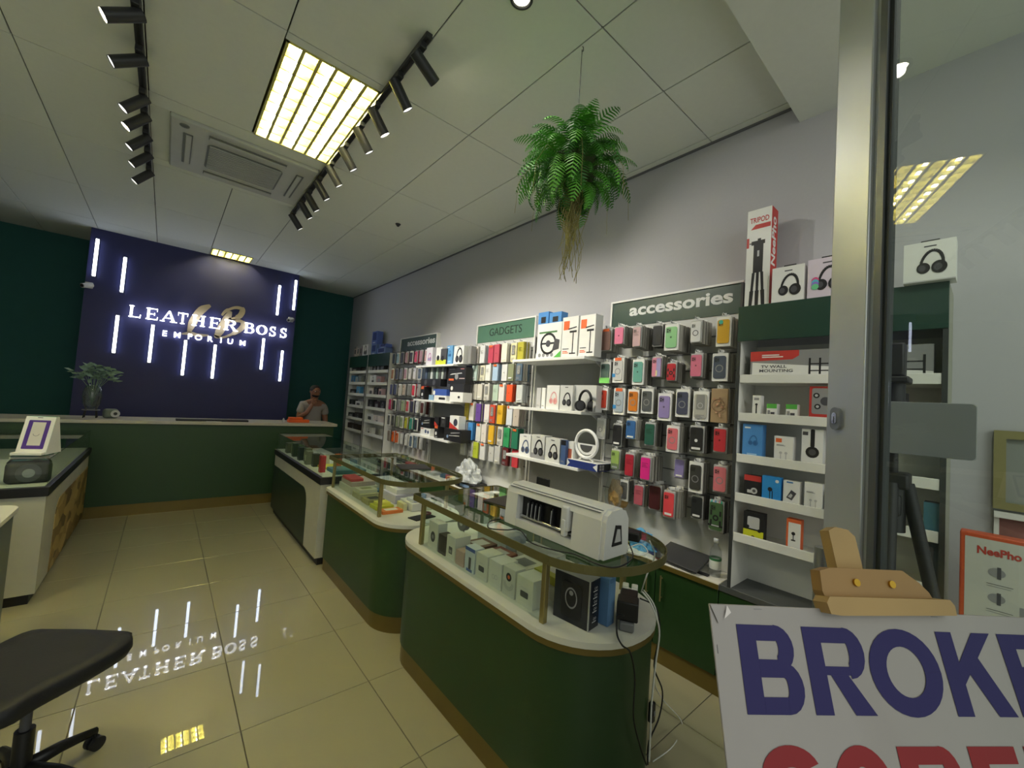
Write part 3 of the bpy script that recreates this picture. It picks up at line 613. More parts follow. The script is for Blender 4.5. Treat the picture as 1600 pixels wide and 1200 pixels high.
def hp_box(px0, px1, y0p, y1p, xf, zb, d, label, grad=False, zt=None, y=None, w=None):
    a, c = at(px0, y0p+30, 'x', xf), at(px1, y0p+30, 'x', xf); w = abs(a.y-c.y); zt = at((px0+px1)/2, y0p, 'x', xf).z; h = zt-zb
    t = thing('headphone_box', label, 'box', (xf, (a.y+c.y)/2, zb+.0005), FACE_W); t['group'] = 'headphone boxes on the right display unit'
    del t['group']
    b = MB(); b.box(-w/2, 0, 0, w/2, d, h, WHT if not grad else M('d8ccd8', .4)); b.rect(-w/2, 0, w/2, h*.03, LGREY); b.build('carton', t)
    b = MB(); headphones(b, .0, h*.46, h*.30, K1, K2, -.0016); b.rect(-w*.10, h*.86, w*.14, h*.89, K2)
    if grad:
        for k, mm in enumerate(('d85a8a', '58b8c8', '8a70c8', '70c890')): b.disc(-h*.22, h*.38-k*.012+.018, .016, M(mm, .4), -.0026-.0002*k)
    b.build('headphone_print', t)
    b = MB(); b.bbox(-.03, d*.4, h, .03, d*.45, h+.018, K1, .004); b.build('hang_tab', t)
    return t
hp_box(1206, 1256, 416, 470, 2.56, 2.256, .08, 'white over-ear headphone box beside the tripod box on the right display unit')
hp_box(1262, 1322, 402, 462, 2.56, 2.256, .08, 'pink-tinted headphone box with colourful earcups next to the aluminium door stile', True)
hp_box(1412, 1494, 377, 444, 2.50, 2.256, .09, 'large white headphone box seen through the door glass above the unit end')
# near unit shelves
def d_tv(b, w, h, d):
    b.rect(-w/2, h*.12, w/2, h, M('8d8e8e', .4), -.0006); b.poly([(-w/2, h), (-w*.18, h), (-w*.18, h*.82), (-w*.22, h*.70), (-w/2, h*.66)], RED, -.0012)
    b.poly([(-w/2+.01, 0), (w/2, 0), (w/2, h*.26), (-w/2+.01, h*.62)], WHT, -.001)
    fit_text(b, 'TV WALL', Matrix.Translation((-w*.34, -.0016, h*.42)), K2, w*.17, h*.10, .02)
    fit_text(b, 'MOUNTING', Matrix.Translation((-w*.325, -.0016, h*.28)), K2, w*.22, h*.10, .02)
    for u0 in (-w*.12, w*.22):
        for v in (h*.30, h*.52): b.rect(u0, v, u0+w*.24, v+h*.035, K1, -.0016)
        for u in (u0, u0+w*.06, u0+w*.15, u0+w*.235): b.rect(u, h*.16, u+w*.012, h*.72, K1, -.0017)
    b.disc(w*.10, h*.5, h*.12, K1, -.0016)
y = (at(1173, 560, 'x', XG).y + .17)/2
t = thing('tv_mount_box', 'long red, grey and white TV wall mount box on the right unit', 'box', (XG, y, SH[0]+.0005), FACE_W)
w = at(1173, 560, 'x', XG).y-.17; b = MB(); b.box(-w/2, 0, 0, w/2, .07, .165, M('8d8e8e', .4)); d_tv(b, w, .165, .07)
bars(b, -w*.42, -w*.28, .128, 2, .006, WHT, -.0018); b.build('carton', t)
def d_green(b, w, h, d): b.rect(-w/2, h*.72, w/2, h, GRN); b.rect(-w*.1, h*.1, w*.3, h*.5, K2); b.rect(-w*.4, h*.3, -w*.15, h*.6, K3)
def d_holder(b, w, h, d): b.rect(-w*.3, h*.8, w*.3, h*.9, K3); b.rect(-w*.08, h*.15, w*.08, h*.6, K1); b.disc(0, h*.62, w*.16, K1); b.rect(-w*.2, h*.1, w*.2, h*.16, K1)
wall_item(1175, 1189, 618, XG, SH[1], .05, WHT, 'small white phone holder box at the left of the second shelf of the right unit', draw=d_holder)
wall_item(1197, 1214, 631, XG, SH[1], .05, WHT, 'left one of the two small green topped white boxes on the right unit', draw=d_green)
wall_item(1227, 1246, 632, XG, SH[1], .05, WHT, 'right one of the two small green topped white boxes on the right unit', draw=d_green)
def d_drone(b, w, h, d):
    b.rrect(-w*.42, h*.25, w*.42, h*.95, .01, K3); b.disc(0, h*.6, w*.16, K2, -.0012)
    for q in ((-.28, .75), (.28, .75), (-.24, .45), (.24, .45)): b.disc(w*q[0], h*q[1], w*.10, K1, -.0014); b.disc(w*q[0], h*q[1], w*.05, LGREY, -.0016)
    for k in range(3): b.disc(-w*.3+k*w*.14, h*.12, w*.035, WHT, -.0012)
wall_item(1264, 1318, 604, XG, SH[1], .06, RED, 'dark red gadget box with a grey four-rotor picture on the second shelf', draw=d_drone)
wall_item(1378, 1418, 614, XG, SH[1], .06, K2, 'dark grey box on the second shelf seen through the door glass', draw=d_label(K1, LGREY))
def d_bluehp(b, w, h, d): headphones(b, 0, h*.55, w*.28, M('2f68a8', .5), M('2a5c98', .5)); b.rect(-w*.25, h*.12, w*.25, h*.2, M('9cc4e8', .5)); b.rect(-w*.4, h*.88, -w*.1, h*.92, WHT)
LB_ = M('4f8fd0', .45)
wall_item(1160, 1192, 663, XG, SH[2], .06, LB_, 'light blue headphone box at the left of the third shelf of the right unit', draw=d_bluehp)
wall_item(1209, 1240, 682, XG, SH[2], .05, WHT, 'white earphone box with small orange logo on the third shelf', draw=d_earbuds(ORG, LGREY))
def d_hp1(b, w, h, d): b.rrect(-w*.08, h*.55, w*.12, h, .006, K1); b.disc(w*.02, h*.42, w*.32, K1, -.001); b.disc(w*.02, h*.42, w*.18, K2, -.0014); b.rect(-w*.46, h*.84, -w*.2, h*.93, K2)
wall_item(1252, 1287, 671, XG, SH[2], .06, WHT, 'white box with a single black headphone earcup on the third shelf', draw=d_hp1)
wall_item(1374, 1398, 672, XG, SH[2], .06, M('2f7fb8', .45), 'deep blue box on the third shelf beyond the door stile', draw=d_label(None, LB_))
def d_blackred(b, w, h, d): b.rect(-w/2, h*.78, w/2, h, RED); b.disc(w*.1, h*.4, w*.2, LGREY); b.rect(-w*.3, h*.3, w*.1, h*.42, LGREY); b.disc(w*.1, h*.4, w*.1, K2, -.0014)
wall_item(1162, 1190, 743, XG, SH[3], .05, K1, 'black and red boxed charger at the left of the fourth shelf', draw=d_blackred)
def d_blueear(b, w, h, d): b.disc(-w*.05, h*.55, w*.13, K1); b.rect(-w*.08, h*.12, -w*.04, h*.5, K1, -.0011); b.rect(w*.06, h*.2, w*.10, h*.5, K1, -.0011); b.disc(w*.32, h*.86, w*.1, WHT)
o = wall_item(1190, 1220, 745, XG-.012, SH[3], .045, M('2f8fd8', .45), 'bright blue earphone pack with black tab on the fourth shelf', draw=d_blueear)
MB().bbox(-.022, .01, .13, .022, .02, .15, K1, .003).build('hang_tab', o)
def d_adapter(b, w, h, d): b.poly([(-w*.3, h*.38), (w*.05, h*.3), (w*.32, h*.58), (0, h*.68)], K2); b.poly([(-w*.2, h*.42), (0, h*.38), (w*.1, h*.5), (-w*.02, h*.55)], LGREY, -.0012); b.rect(-w*.3, h*.92, w*.1, h*.97, BLU); b.rect(-w*.1, h*.06, w*.3, h*.12, BLU)
wall_item(1223, 1250, 752, XG, SH[3], .05, WHT, 'white box with grey charger picture on the fourth shelf', draw=d_adapter)
wall_item(1256, 1286, 755, XG, SH[3], .05, WHT, 'plain white earbud box on the fourth shelf', draw=d_earbuds(None, LGREY))
wall_item(1289, 1316, 768, XG, SH[3], .05, M('dfe6ee', .45), 'pale box with blue figure on the fourth shelf beside the door stile', draw=d_label(None, LB_))
wall_item(1380, 1402, 770, XG, SH[3], .05, WHT, 'white box with blue oval on the fourth shelf seen through the door glass', draw=lambda b, w, h, d: b.disc(0, h*.75, w*.3, BLU, sy=.5))
def d_camera(b, w, h, d): b.rect(-w/2, h*.6, w/2, h, M('3f6f80', .5)); b.rrect(-w*.3, h*.15, w*.1, h*.5, .006, K2); b.disc(-w*.1, h*.33, w*.12, K3, -.0012)
wall_item(1442, 1472, 786, XG, SH[4], .06, M('26323c', .5), 'dark teal box on the lowest shelf seen between the tripod legs', draw=d_camera)
def d_yelhp(b, w, h, d):
    b.rect(-w/2, 0, w/2, h*.4, M('c9cc28', .5)); b.rrect(-w*.3, h*.45, w*.3, h*.85, .008, LGREY, -.0009); b.disc(-w*.28, h*.5, w*.09, K1, -.0014); b.disc(w*.3, h*.42, w*.09, K1, -.0014); b.disc(0, h*.16, w*.1, K1)
wall_item(1161, 1194, 801, XG, SH[4], .05, K1, 'black and yellow earphone pack at the left of the lowest shelf', draw=d_yelhp)
def d_orangeb(b, w, h, d): b.rect(-w*.36, h*.12, w/2, h*.9, WHT); b.disc(0, h*.58, w*.14, K1); b.rect(-w*.03, h*.4, w*.03, h*.55, K1); b.rect(-w*.15, h*.36, w*.15, h*.4, K1)
wall_item(1228, 1252, 812, XG, SH[4], .05, ORG, 'tall orange and white microphone box alone on the lowest shelf', draw=d_orangeb)
# ------------------------------------------------------------------ shelf bay beside the large board (E)
XE = 2.50
def d_wheel(b, w, h, d):
    b.ring(-w*.02, h*.42, w*.26, w*.33, K1, -.0012, sx=1); b.rect(-w*.3, h*.40, w*.26, h*.45, K1, -.0013); b.disc(-w*.02, h*.42, w*.10, K2, -.0016)
    b.poly([(w*.15, h*.2), (w*.42, h*.25), (w*.44, h*.5), (w*.25, h*.55)], K2, -.0017); b.rect(-w*.42, h*.72, w*.32, h*.77, M('4c7a4a', .5))
    for k in range(4): b.disc(-w*.36+k*w*.17, h*.1, w*.06, K3)
    b.poly([(w*.2, 0), (w*.5, 0), (w*.5, h*.2)], GRN, -.0016)
wall_item(840, 878, 505, XE, ZE[0], .14, WHT, 'large white gaming wheel box on top of the bay by the large board', draw=d_wheel)
zt = at(860, 505, 'x', XE).z
for x0, x1, w in ((841, 857, 'left'), (858, 877, 'right')):
    wall_item(x0, x1, 488, XE+.01, zt+.001, .08, LB_, '%s one of the two small blue boxes lying on the gaming wheel box' % w, draw=lambda b, w, h, d: b.rrect(-w*.22, h*.1, w*.25, h*.6, .004, K1))
def d_stand(b, w, h, d):
    b.rect(-w*.42, h*.68, -w*.05, h*.9, ORG); b.rect(w*.18, h*.1, w*.24, h*.62, K1); b.rect(-w*.02, h*.60, w*.42, h*.65, K1, -.0012)
    b.poly([(-w*.1, h*.68), (w*.42, h*.72), (w*.40, h*.745), (-w*.1, h*.71)], K1, -.0013); b.rect(w*.02, h*.08, w*.4, h*.11, K1, -.0013); bars(b, -w*.42, -w*.05, h*.1, 2, h*.02, ORG); bars(b, -w*.42, -w*.02, h*.2, 1, h*.02, K2)
wall_item(879, 904, 495, XE, ZE[0], .09, WHT, 'left one of the two white desk stand boxes with orange logo', draw=d_stand)
wall_item(906, 931, 492, XE, ZE[0], .09, WHT, 'right one of the two white desk stand boxes with orange logo', draw=d_stand)
PK = M('e4a8a4', .5)
wall_item(838, 845, 606, XE+.06, ZE[1], .10, LGREY, 'slim grey box at the left of the middle shelf of the near bay', draw=d_label())
wall_item(846, 852, 606, XE+.06, ZE[1], .10, WHT, 'slim white box second from left on the middle shelf of the near bay', draw=d_label())
wall_item(854, 874, 602, XE, ZE[1], .09, WHT, 'white box with pink headphones on the middle shelf of the near bay', draw=lambda b, w, h, d: headphones(b, 0, h*.45, w*.36, PK, M('d89090', .5)))
wall_item(875, 895, 602, XE, ZE[1], .09, M('cfd0cc', .5), 'pale grey box with black headphone picture beside the pink one', draw=d_head(K1, .4, .42))
wall_item(896, 932, 602, XE+.03, ZE[1], .08, M('cfd0cc', .5), 'pale box behind the black headphones on the middle shelf', draw=d_label())
p = at(914, 622, 'x', XE-.03)
t = thing('headphones', 'black over-ear headphones propped in front of the boxes on the middle shelf', 'headphones', (XE-.025, p.y, ZE[1]), FACE_W)
MB().tube([(.058*math.cos(a)-.0, 0, .085+.078*math.sin(a)) for a in [PI*k/14 for k in range(15)]], .010, K1, 8).build('headband', t)
for k in (-1, 1):
    MB().cyl((k*.04, -.006, .045), (k*.065, .012, .045), .042, K1, 18).cyl((k*.036, -.008, .045), (k*.04, -.006, .045), .034, K2, 16).build('ear_cup', t)
wall_item(811, 829, 679, XE, ZE[2], .09, WHT, 'white headphone box with blue headphones at the left of the bottom shelf', draw=d_head(M('4a5a80', .5), .40, .42))
wall_item(830, 851, 680, XE, ZE[2], .09, M('c9cac6', .5), 'grey box with large black headphone picture on the bottom shelf', draw=d_head(K1, .42, .45, base=K3))
wall_item(852, 875, 685, XE-.01, ZE[2], .09, M('d2d3ce', .5), 'pale box with black over-ear picture third on the bottom shelf', draw=d_head(K1, .38, .42))
wall_item(876, 884, 688, XE-.03, ZE[2], .05, M('48608c', .5), 'small blue bottle-like pack between headphone box and ring light', draw=d_label(K1))
wall_item(885, 896, 690, XE, ZE[2], .06, WHT, 'white box with terracotta picture behind the ring light', draw=d_label(None, M('b0604a', .5)))
a, c = at(886, 720, 'x', XS+.01), at(934, 720, 'x', XS+.01)
t = thing('ring_light_box', 'flat dark blue and white box under the ring light on the bottom shelf', 'box', (XS+.01, (a.y+c.y)/2, ZE[2]+.0005), FACE_W)
w = a.y-c.y; b = MB(); b.box(-w/2, 0, 0, w/2, .22, .055, M('2a3a80', .4)); b.poly([(-w/2, 0), (-w/2, .055), (-w*.40, .03)], WHT); b.poly([(w/2, 0), (w/2, .055), (w*.36, .03)], WHT)
b.box(-w/2, 0, .0551, w/2, .22, .057, WHT)
b.add([(w/2+.0006, .01, .003), (w/2+.0006, .21, .003), (w/2+.0006, .21, .052), (w/2+.0006, .01, .052)], [(0, 1, 2, 3)], K1)
for k in range(4): b.add([(w/2+.001, .025+.03*(k % 2), .008+.022*(k//2)), (w/2+.001, .048+.03*(k % 2), .008+.022*(k//2)), (w/2+.001, .048+.03*(k % 2), .026+.022*(k//2)), (w/2+.001, .025+.03*(k % 2), .026+.022*(k//2))], [(0, 1, 2, 3)], K3)
b.build('carton', t)
t = thing('ring_light', 'white ring light with half-moon inner panel standing on the blue box', 'lamp', (XS+.07, (a.y+c.y)/2+.015, ZE[2]+.0585), FACE_W)
RL = M('eeeeec', .35)
MB().tube([(.105*math.cos(2*PI*k/36), 0, .128+.105*math.sin(2*PI*k/36)) for k in range(36)], .013, RL, 10, True).build('ring', t)
b = MB(); b.prism([(-.088, .128)]+[(.088*math.cos(a), .128+.085*math.sin(a)) for a in [0-PI*k/16 for k in range(17)]], .0, .012, 'y', RL)
b.prism([(-.06, .118)]+[(.06*math.cos(a), .118+.055*math.sin(a)) for a in [0-PI*k/14 for k in range(15)]], -.002, .0, 'y', K2); b.build('inner_panel', t)
MB().cyl((-.03, 0, .022), (-.07, .01, .004), .006, RL, 8).cyl((.03, 0, .022), (.07, .01, .004), .006, RL, 8).cyl((0, .02, .025), (0, .06, .004), .006, RL, 8).build('foot', t)
# ------------------------------------------------------------------ far shelf bay (C)
XC_ = 2.50
GX = 'on far bay, top shelf'
wall_item(666, 680, 543, XC_, ZC[0], .08, M('e0dce4', .5), 'white box with multicoloured headphone picture '+GX, draw=lambda b, w, h, d: headphones(b, 0, h*.45, w*.34, M('b86aa8', .5), M('6aa8c8', .5)))
def d_yb(b, w, h, d): b.rect(-w/2, 0, w/2, h*.3, M('cfd83a', .5)); b.disc(-w*.1, h*.4, w*.25, K1)
wall_item(681, 690, 543, XC_, ZC[0], .07, WHT, 'white and yellow gadget pack '+GX, draw=d_yb)
wall_item(688, 697, 545, XC_-.02, ZC[0], .05, K2, 'black pack with yellow base '+GX, draw=d_yb)
wall_item(698, 707, 540, XC_, ZC[0], .08, M('6aa4d4', .45), 'light blue headphone box '+GX, draw=d_bluehp)
wall_item(709, 729, 540, XC_, ZC[0], .08, WHT, 'white box with black headphone picture '+GX, draw=d_head(K1, .42, .45))
wall_item(731, 736, 541, XC_+.02, ZC[0], .07, M('8a8a88', .5), 'slim grey box at the right end '+GX, draw=d_label())
GX = 'on far bay, middle shelf'
for k in range(8):
    wall_item(664+k*4.2, 664+k*4.2+3.4, 572, XC_+.02, at(677, 592, 'x', XC_-.02).z+.001, .06, M(['4b5a70', '3f4a44', 'c9d0cc', '3c4a44', '9ab0a4', '4a4c4c', 'a8b0a8', '3c3c3c'][k], .5), 'slim dark phone case box in the upright row above the black speakers', group='slim boxes above the black speakers', name='slim_box')
wall_item(657, 693, 592, XC_-.02, at(663, 603, 'x', XC_-.02).z+.001, .09, K1, 'long black double speaker box '+GX, draw=lambda b, w, h, d: (b.disc(-w*.25, h*.5, h*.38, K2), b.disc(w*.18, h*.5, h*.38, K2)))
def d_bd(b, w, h, d): b.poly([(-w*.4, h*.55), (w*.3, h*.62), (w*.28, h*.68), (-w*.3, h*.62)], LGREY); b.rect(-w*.44, h*.2, -w*.15, h*.32, ORG, -.0012); b.rect(w*.15, h*.3, w*.45, h*.35, M('c9b0b0', .5)); b.disc(0, h*.45, w*.1, K3); b.rect(-w*.45, h*.88, -w*.1, h*.92, LGREY); b.rect(w*.2, h*.88, w*.4, h*.92, M('c98080', .5))
wall_item(700, 733, 574, XC_, at(716, 600, 'x', XC_-.01).z+.001, .09, K1, 'big black gadget box with orange label stacked high '+GX, draw=d_bd)
wall_item(702, 730, 600, XC_-.01, at(716, 613, 'x', XC_-.02).z+.001, .09, M('26262a', .5), 'black box with round white mark under the big gadget box', draw=lambda b, w, h, d: b.disc(-w*.35, h*.45, h*.26, WHT))
wall_item(702, 730, 613, XC_-.02, ZC[1], .12, WHT, 'white speaker box with black oval picture '+GX, draw=lambda b, w, h, d: b.disc(w*.2, h*.5, h*.22, K1, sy=.6))
def d_wb(b, w, h, d): b.rect(-w/2, h*.8, w*.3, h, ORG); b.disc(-w*.05, h*.38, w*.24, WHT); b.rect(-w*.3, h*.08, w*.35, h*.12, LGREY)
wall_item(657, 668, 604, XC_-.02, ZC[1], .10, K1, 'black box with orange stripe and white disc at the left '+GX, draw=d_wb)
wall_item(676, 700, 608, XC_-.025, ZC[1]+.045, .05, M('3a58a8', .5), 'deep blue cylinder speaker pack '+GX, draw=lambda b, w, h, d: b.disc(-w*.42, h*.5, h*.3, WHT))
wall_item(669, 676, 617, XC_-.03, ZC[1], .06, M('8fb4d0', .5), 'small pale blue box '+GX)
wall_item(677, 700, 618, XC_-.03, ZC[1], .06, WHT, 'white box with black bar speaker picture '+GX, draw=lambda b, w, h, d: b.rrect(-w*.1, h*.2, w*.42, h*.65, .01, K1))
GX = 'on far bay, bottom shelf'
def d_black(b, w, h, d): b.poly([(-w*.1, h*.6), (w*.4, h*.75), (w*.42, h*.83), (-w*.1, h*.7)], K3); b.poly([(-w*.2, h*.4), (w*.4, h*.5), (w*.4, h*.56), (-w*.2, h*.46)], LGREY, -.0012); b.disc(-w*.28, h*.35, h*.14, M('7a90b0', .5))
wall_item(656, 677, 652, XC_, at(666, 669, 'x', XC_).z+.001, .09, K1, 'black gadget box with silver picture stacked at the left '+GX, draw=d_black)
wall_item(656, 677, 669, XC_, ZC[2], .10, WHT, 'white box with blue goggles picture at the left '+GX, draw=lambda b, w, h, d: (b.disc(w*.05, h*.55, h*.26, M('4a5a80', .5)), b.disc(w*.3, h*.5, h*.22, M('3a4a70', .5)), b.rect(-w*.45, h*.82, -w*.2, h*.92, RED)))
wall_item(678, 690, 652, XC_, at(684, 666, 'x', XC_-.01).z+.001, .09, K1, 'upper black box with red corner in the middle '+GX, draw=lambda b, w, h, d: b.poly([(-w/2, 0), (w/2, 0), (-w/2, h*.5)], RED))
wall_item(678, 690, 666, XC_-.01, ZC[2], .10, K1, 'lower black box with orange band and white disc '+GX, draw=d_wb)
wall_item(688, 701, 651, XC_-.005, at(710, 671, 'x', XC_-.02).z+.001, .09, M('2c2c2e', .5), 'black box with white heading '+GX, draw=lambda b, w, h, d: (b.rect(-w*.4, h*.82, w*.3, h*.9, WHT), b.disc(0, h*.5, w*.2, K2)))
wall_item(702, 722, 650, XC_+.005, at(710, 671, 'x', XC_-.02).z+.001, .09, WHT, 'white and red gadget box '+GX, draw=lambda b, w, h, d: (b.poly([(-w/2, 0), (w/2, 0), (-w/2, h*.5)], RED), b.disc(w*.15, h*.5, w*.22, M('3a3a4a', .5))))
wall_item(693, 728, 671, XC_-.02, ZC[2], .13, K1, 'wide black gadget box with steel blue picture at the right '+GX, draw=d_black)
# ------------------------------------------------------------------ two far tall units (A)
rnd = random.Random(11)
XA = 2.645; SA = [z-.0448 for z in ZA]
AI = [(6.97, 7.84, [[('4a4a4a', .3)], [('3d78a8', .2), ('8aa0a8', .15), ('7a8080', .15)], [('2a2a2c', .3), ('4a90c0', .2)], [('2c2c2e', .3), ('d0d0cc', .3)], [('2a2a2a', .3), ('2e2a2a', .35)], [('2c2422', .6)]]),
      (6.06, 6.93, [[('5a5a58', .1), ('3a3a3c', .13), ('6a6a68', .12), ('4a4a4a', .15)], [('dcdcd8', .28), ('b08a8a', .2)], [('d8cfca', .2), ('2c2c2c', .18), ('c9a8a8', .15)], [('1e1e20', .3), ('3a2c34', .22), ('242426', .24)], [('dcdcda', .28), ('e0d4d0', .3)], [('c9c9c4', .3)]])]
wn = ['top', 'second', 'third', 'fourth', 'fifth', 'lowest']
for ui, (y0, y1, rows) in enumerate(AI):
    for ri, row in enumerate(rows):
        y = y1-.05; tw = sum(w+.02 for h_, w in row); row = [(h_, w*min(1, .74/tw)) for h_, w in row]
        for k, (hx, w) in enumerate(row):
            h = (.13 if w < .3 else .10)+.02*((k+ri) % 2)
            drw = d_head(K1 if hx[0] in 'cd' else K3, .34, .45) if (ri+k) % 2 else d_label(None, K2 if hx[0] in 'cd' else K3)
            b = carton(w*.9, h, .06, M(hx, .5), drw)
            link('product_box', b.mesh('product_box'), None, (XA, y-w*.5, SA[ri]+.0005), FACE_W, '%s box, %s from left on the %s shelf of the %s tall unit' % (
                {'d': 'white', 'c': 'pale', 'b': 'rose', '8': 'grey green', '7': 'grey', '6': 'mid grey', '5': 'stone grey', '4': 'slate', '3': 'dark blue' if hx == '3d78a8' else 'charcoal', '2': 'black', '1': 'jet black', 'e': 'blush'}[hx[0]], 'first second third fourth'.split()[k], wn[ri], ['farther', 'nearer'][ui]), 'box')
            y -= w+.02
# on top of the far units
y = 7.76
for k, (hx, w) in enumerate((('c9b8b0', .12), ('b8b0ac', .1), ('8a7c7c', .12), ('e0dedc', .24))):
    b = carton(w, .19+.01*(k % 2), .09, M(hx, .5), d_head(K1, .4, .45) if k == 3 else d_label(K3, K2))
    link('product_box', b.mesh('product_box'), None, (2.65, y-w/2, 2.2555), FACE_W, ['dusty rose box at the left end', 'warm grey box second', 'brown grey box third', 'white headphone box fourth'][k]+' on top of the farther tall unit', 'box'); y -= w+.03
BX = M('5a70b8', .4); BX2 = M('6a80b0', .4)
def d_blt(b, w, h, d): b.rrect(-w*.35, h*.3, w*.35, h*.9, .01, M('2a3a78', .5)); b.rect(-w*.3, h*.1, w*.2, h*.15, WHT)
for k, (y, z, w, h, dd, lab) in enumerate(((6.52, 2.2555, .22, .18, .10, 'blue box at the bottom of the small stack on the nearer tall unit'), (6.52, 2.4365, .22, .22, .10, 'lilac blue box on top of the small stack on the nearer tall unit'), (6.20, 2.2555, .34, .10, .12, 'wide flat blue box on the nearer tall unit'), (6.15, 2.3565, .26, .06, .1, 'flat navy box lying on the wide blue box'))):
    b = carton(w, h, dd, BX if k % 2 else BX2, d_blt); link('product_box', b.mesh('product_box'), None, (2.65, y+.30, z), FACE_W, lab, 'box')
# ------------------------------------------------------------------ hanging packs
HOOK = M('9a9c9e', .3, .8)
def hook(parent, y, z, l, y0, z0, xw=-.05):
    MB().tube([(xw, y-y0, z-z0), (xw-l, y-y0, z-z0), (xw-l-.008, y-y0, z-z0+.012)], .003, HOOK, 6).build('hook', parent)
CASEDARK = M('1c1c1e', .4)
def pack_mesh(w, h, t, style, col, extra, hero=True):
    "front pack: (body, list of child builders)"
    b = MB(); ch = []; c = M(col, .4)
    if style == 'box': b.box(-w/2, 0, 0, w/2, t, h, WHT)
    elif style == 'clear': b.bbox(-w/2, 0, 0, w/2, t, h, M('a9aaa8', .3), .006)
    elif style == 'solid': b.box(-w/2, 0, 0, w/2, t, h, c)
    else: b.bbox(-w/2, .002, h*.04, w/2, t, h, M('b9bab6', .3), .004)
    cb = MB(); m = .80 if style == 'box' else .86
    if style != 'solid':
        q = rr2(-w*m/2, h*(1-m)/2-(0 if style == 'box' else .0), w*m/2, h-h*(1-m)/2, w*.13, 4)
        cb.prism(q, -.006, .0, 'y', c)
    iy = -.0066
    if 'ring' in extra: cb.ring(0, h*.45, w*.20, w*.26, M('8a8a8a', .4) if 'rw' not in extra else K1, iy)
    if 'cam' in extra:
        cx, cz = -w*m*.22, h*.76
        cb.rrect(cx-w*.17, cz-w*.17, cx+w*.17, cz+w*.17, w*.06, M(shade(col, .75), .35), iy)
        for k in ((-.07, .07), (-.07, -.07), (.08, .0)): cb.disc(cx+w*k[0], cz+w*k[1], w*.055, CASEDARK, iy-.0004, 10)
    if 'logo' in extra: cb.disc(0, h*.5, w*.07, M(shade(col, .6), .3), iy-.0003, 10)
    if 'dot' in extra: cb.disc(0, h*.45, w*.11, WHT, iy-.0003, 12)
    if 'tagw' in extra: cb.rect(-w*.3, h*.12, w*.3, h*.2, WHT, iy-.0006)
    if 'orange' in extra: cb.rect(-w*.3, h*.88, w*.3, h, ORG, iy-.0006)
    if 'teal' in extra: cb.disc(-w*.16, h*.82, w*.15, M('4ac0a8', .5), iy-.0008)
    if 'bluetag' in extra: cb.rect(-w*.5, h*.22, -w*.2, h*.36, M('3a8ac8', .5), iy-.0006)
    if 'green' in extra: cb.rect(-w*.5, 0, w*.48, h*.25, M('8ae070', .5), iy-.0006)
    if 'half' in extra: cb.rrect(0, h*(1-m)/2, w*m/2, h*.9, w*.05, M('a49ac8', .4), iy); cb.rect(-w*.04, h*.1, w*.1, h*.35, M('e8e0a0', .5), iy-.0005)
    if 'rug' in extra:
        for q in ((-.3, .3), (.3, .3), (-.3, .6), (.3, .6)): cb.rect(w*q[0]-w*.06, h*q[1]-h*.08, w*q[0]+w*.06, h*q[1]+h*.08, K1, iy-.0003)
        cb.ring(0, h*.45, w*.10, w*.2, K1, iy-.0004)
    if 'floral' in extra:
        rr_ = random.Random(3)
        for k in range(12): cb.disc(rr_.uniform(-w*.28, w*.28), rr_.uniform(h*.15, h*.8), w*.07, M(['b08060', 'c9a080', '8a6a50'][k % 3], .5), iy-.0002*(k+1), 8)
        cb.ring(0, h*.5, w*.36, w*.40, M('7a5a40', .5), iy-.003)
    if 'window' in extra: cb.rrect(-w*.28, h*.38, w*.28, h*.88, .006, M('8a8a86', .4), iy); cb.ring(0, h*.52, w*.14, w*.18, LGREY, iy-.0006); bars(cb, -w*.3, w*.28, h*.08, 4, h*.02, K3, iy-.0004)
    if 'holo' in extra:
        for k in range(6): b.poly([(-w*.4+k*w*.13, h*.9), (-w*.25+k*w*.13, h*.92), (-w*.3+k*w*.13, h*1.04)], M(['60d0c8', 'e0e0e8', '7ab0e0', 'd8e8e0', 'e0a0a8', '50c0a0'][k], .2), -.003)
        b.rect(-w*.48, h*.18, w*.48, h*.24, K1, -.009); b.rect(-w*.25, h*.19, w*.25, h*.23, LGREY, -.0094)
    if 'lines' in extra: bars(cb, -w*.3, w*.25, h*.55, 4, h*.02, M(shade(col, .7), .4), iy-.0004, 2.6)
    if cb.v and hero: ch.append(('phone_case', cb))
    elif cb.v:
        o = len(b.v); b.v += cb.v; b.f += [[i+o for i in f] for f in cb.f]; b.smooth += cb.smooth; b.m += [b.mi(cb.mats[k]) for k in cb.m]
    tb = MB(); tb.bbox(-w*.16, .001, h-.002, w*.16, .0035, h+.022, M('d0d2d0', .3), .001); ch.append(('hanger_tab', tb))
    return b, ch
def shade(h, k): return ''.join('%02x' % max(0, min(255, int(int(h[i:i+2], 16)*k))) for i in (0, 2, 4))
CN = {}; STUFF = MB()
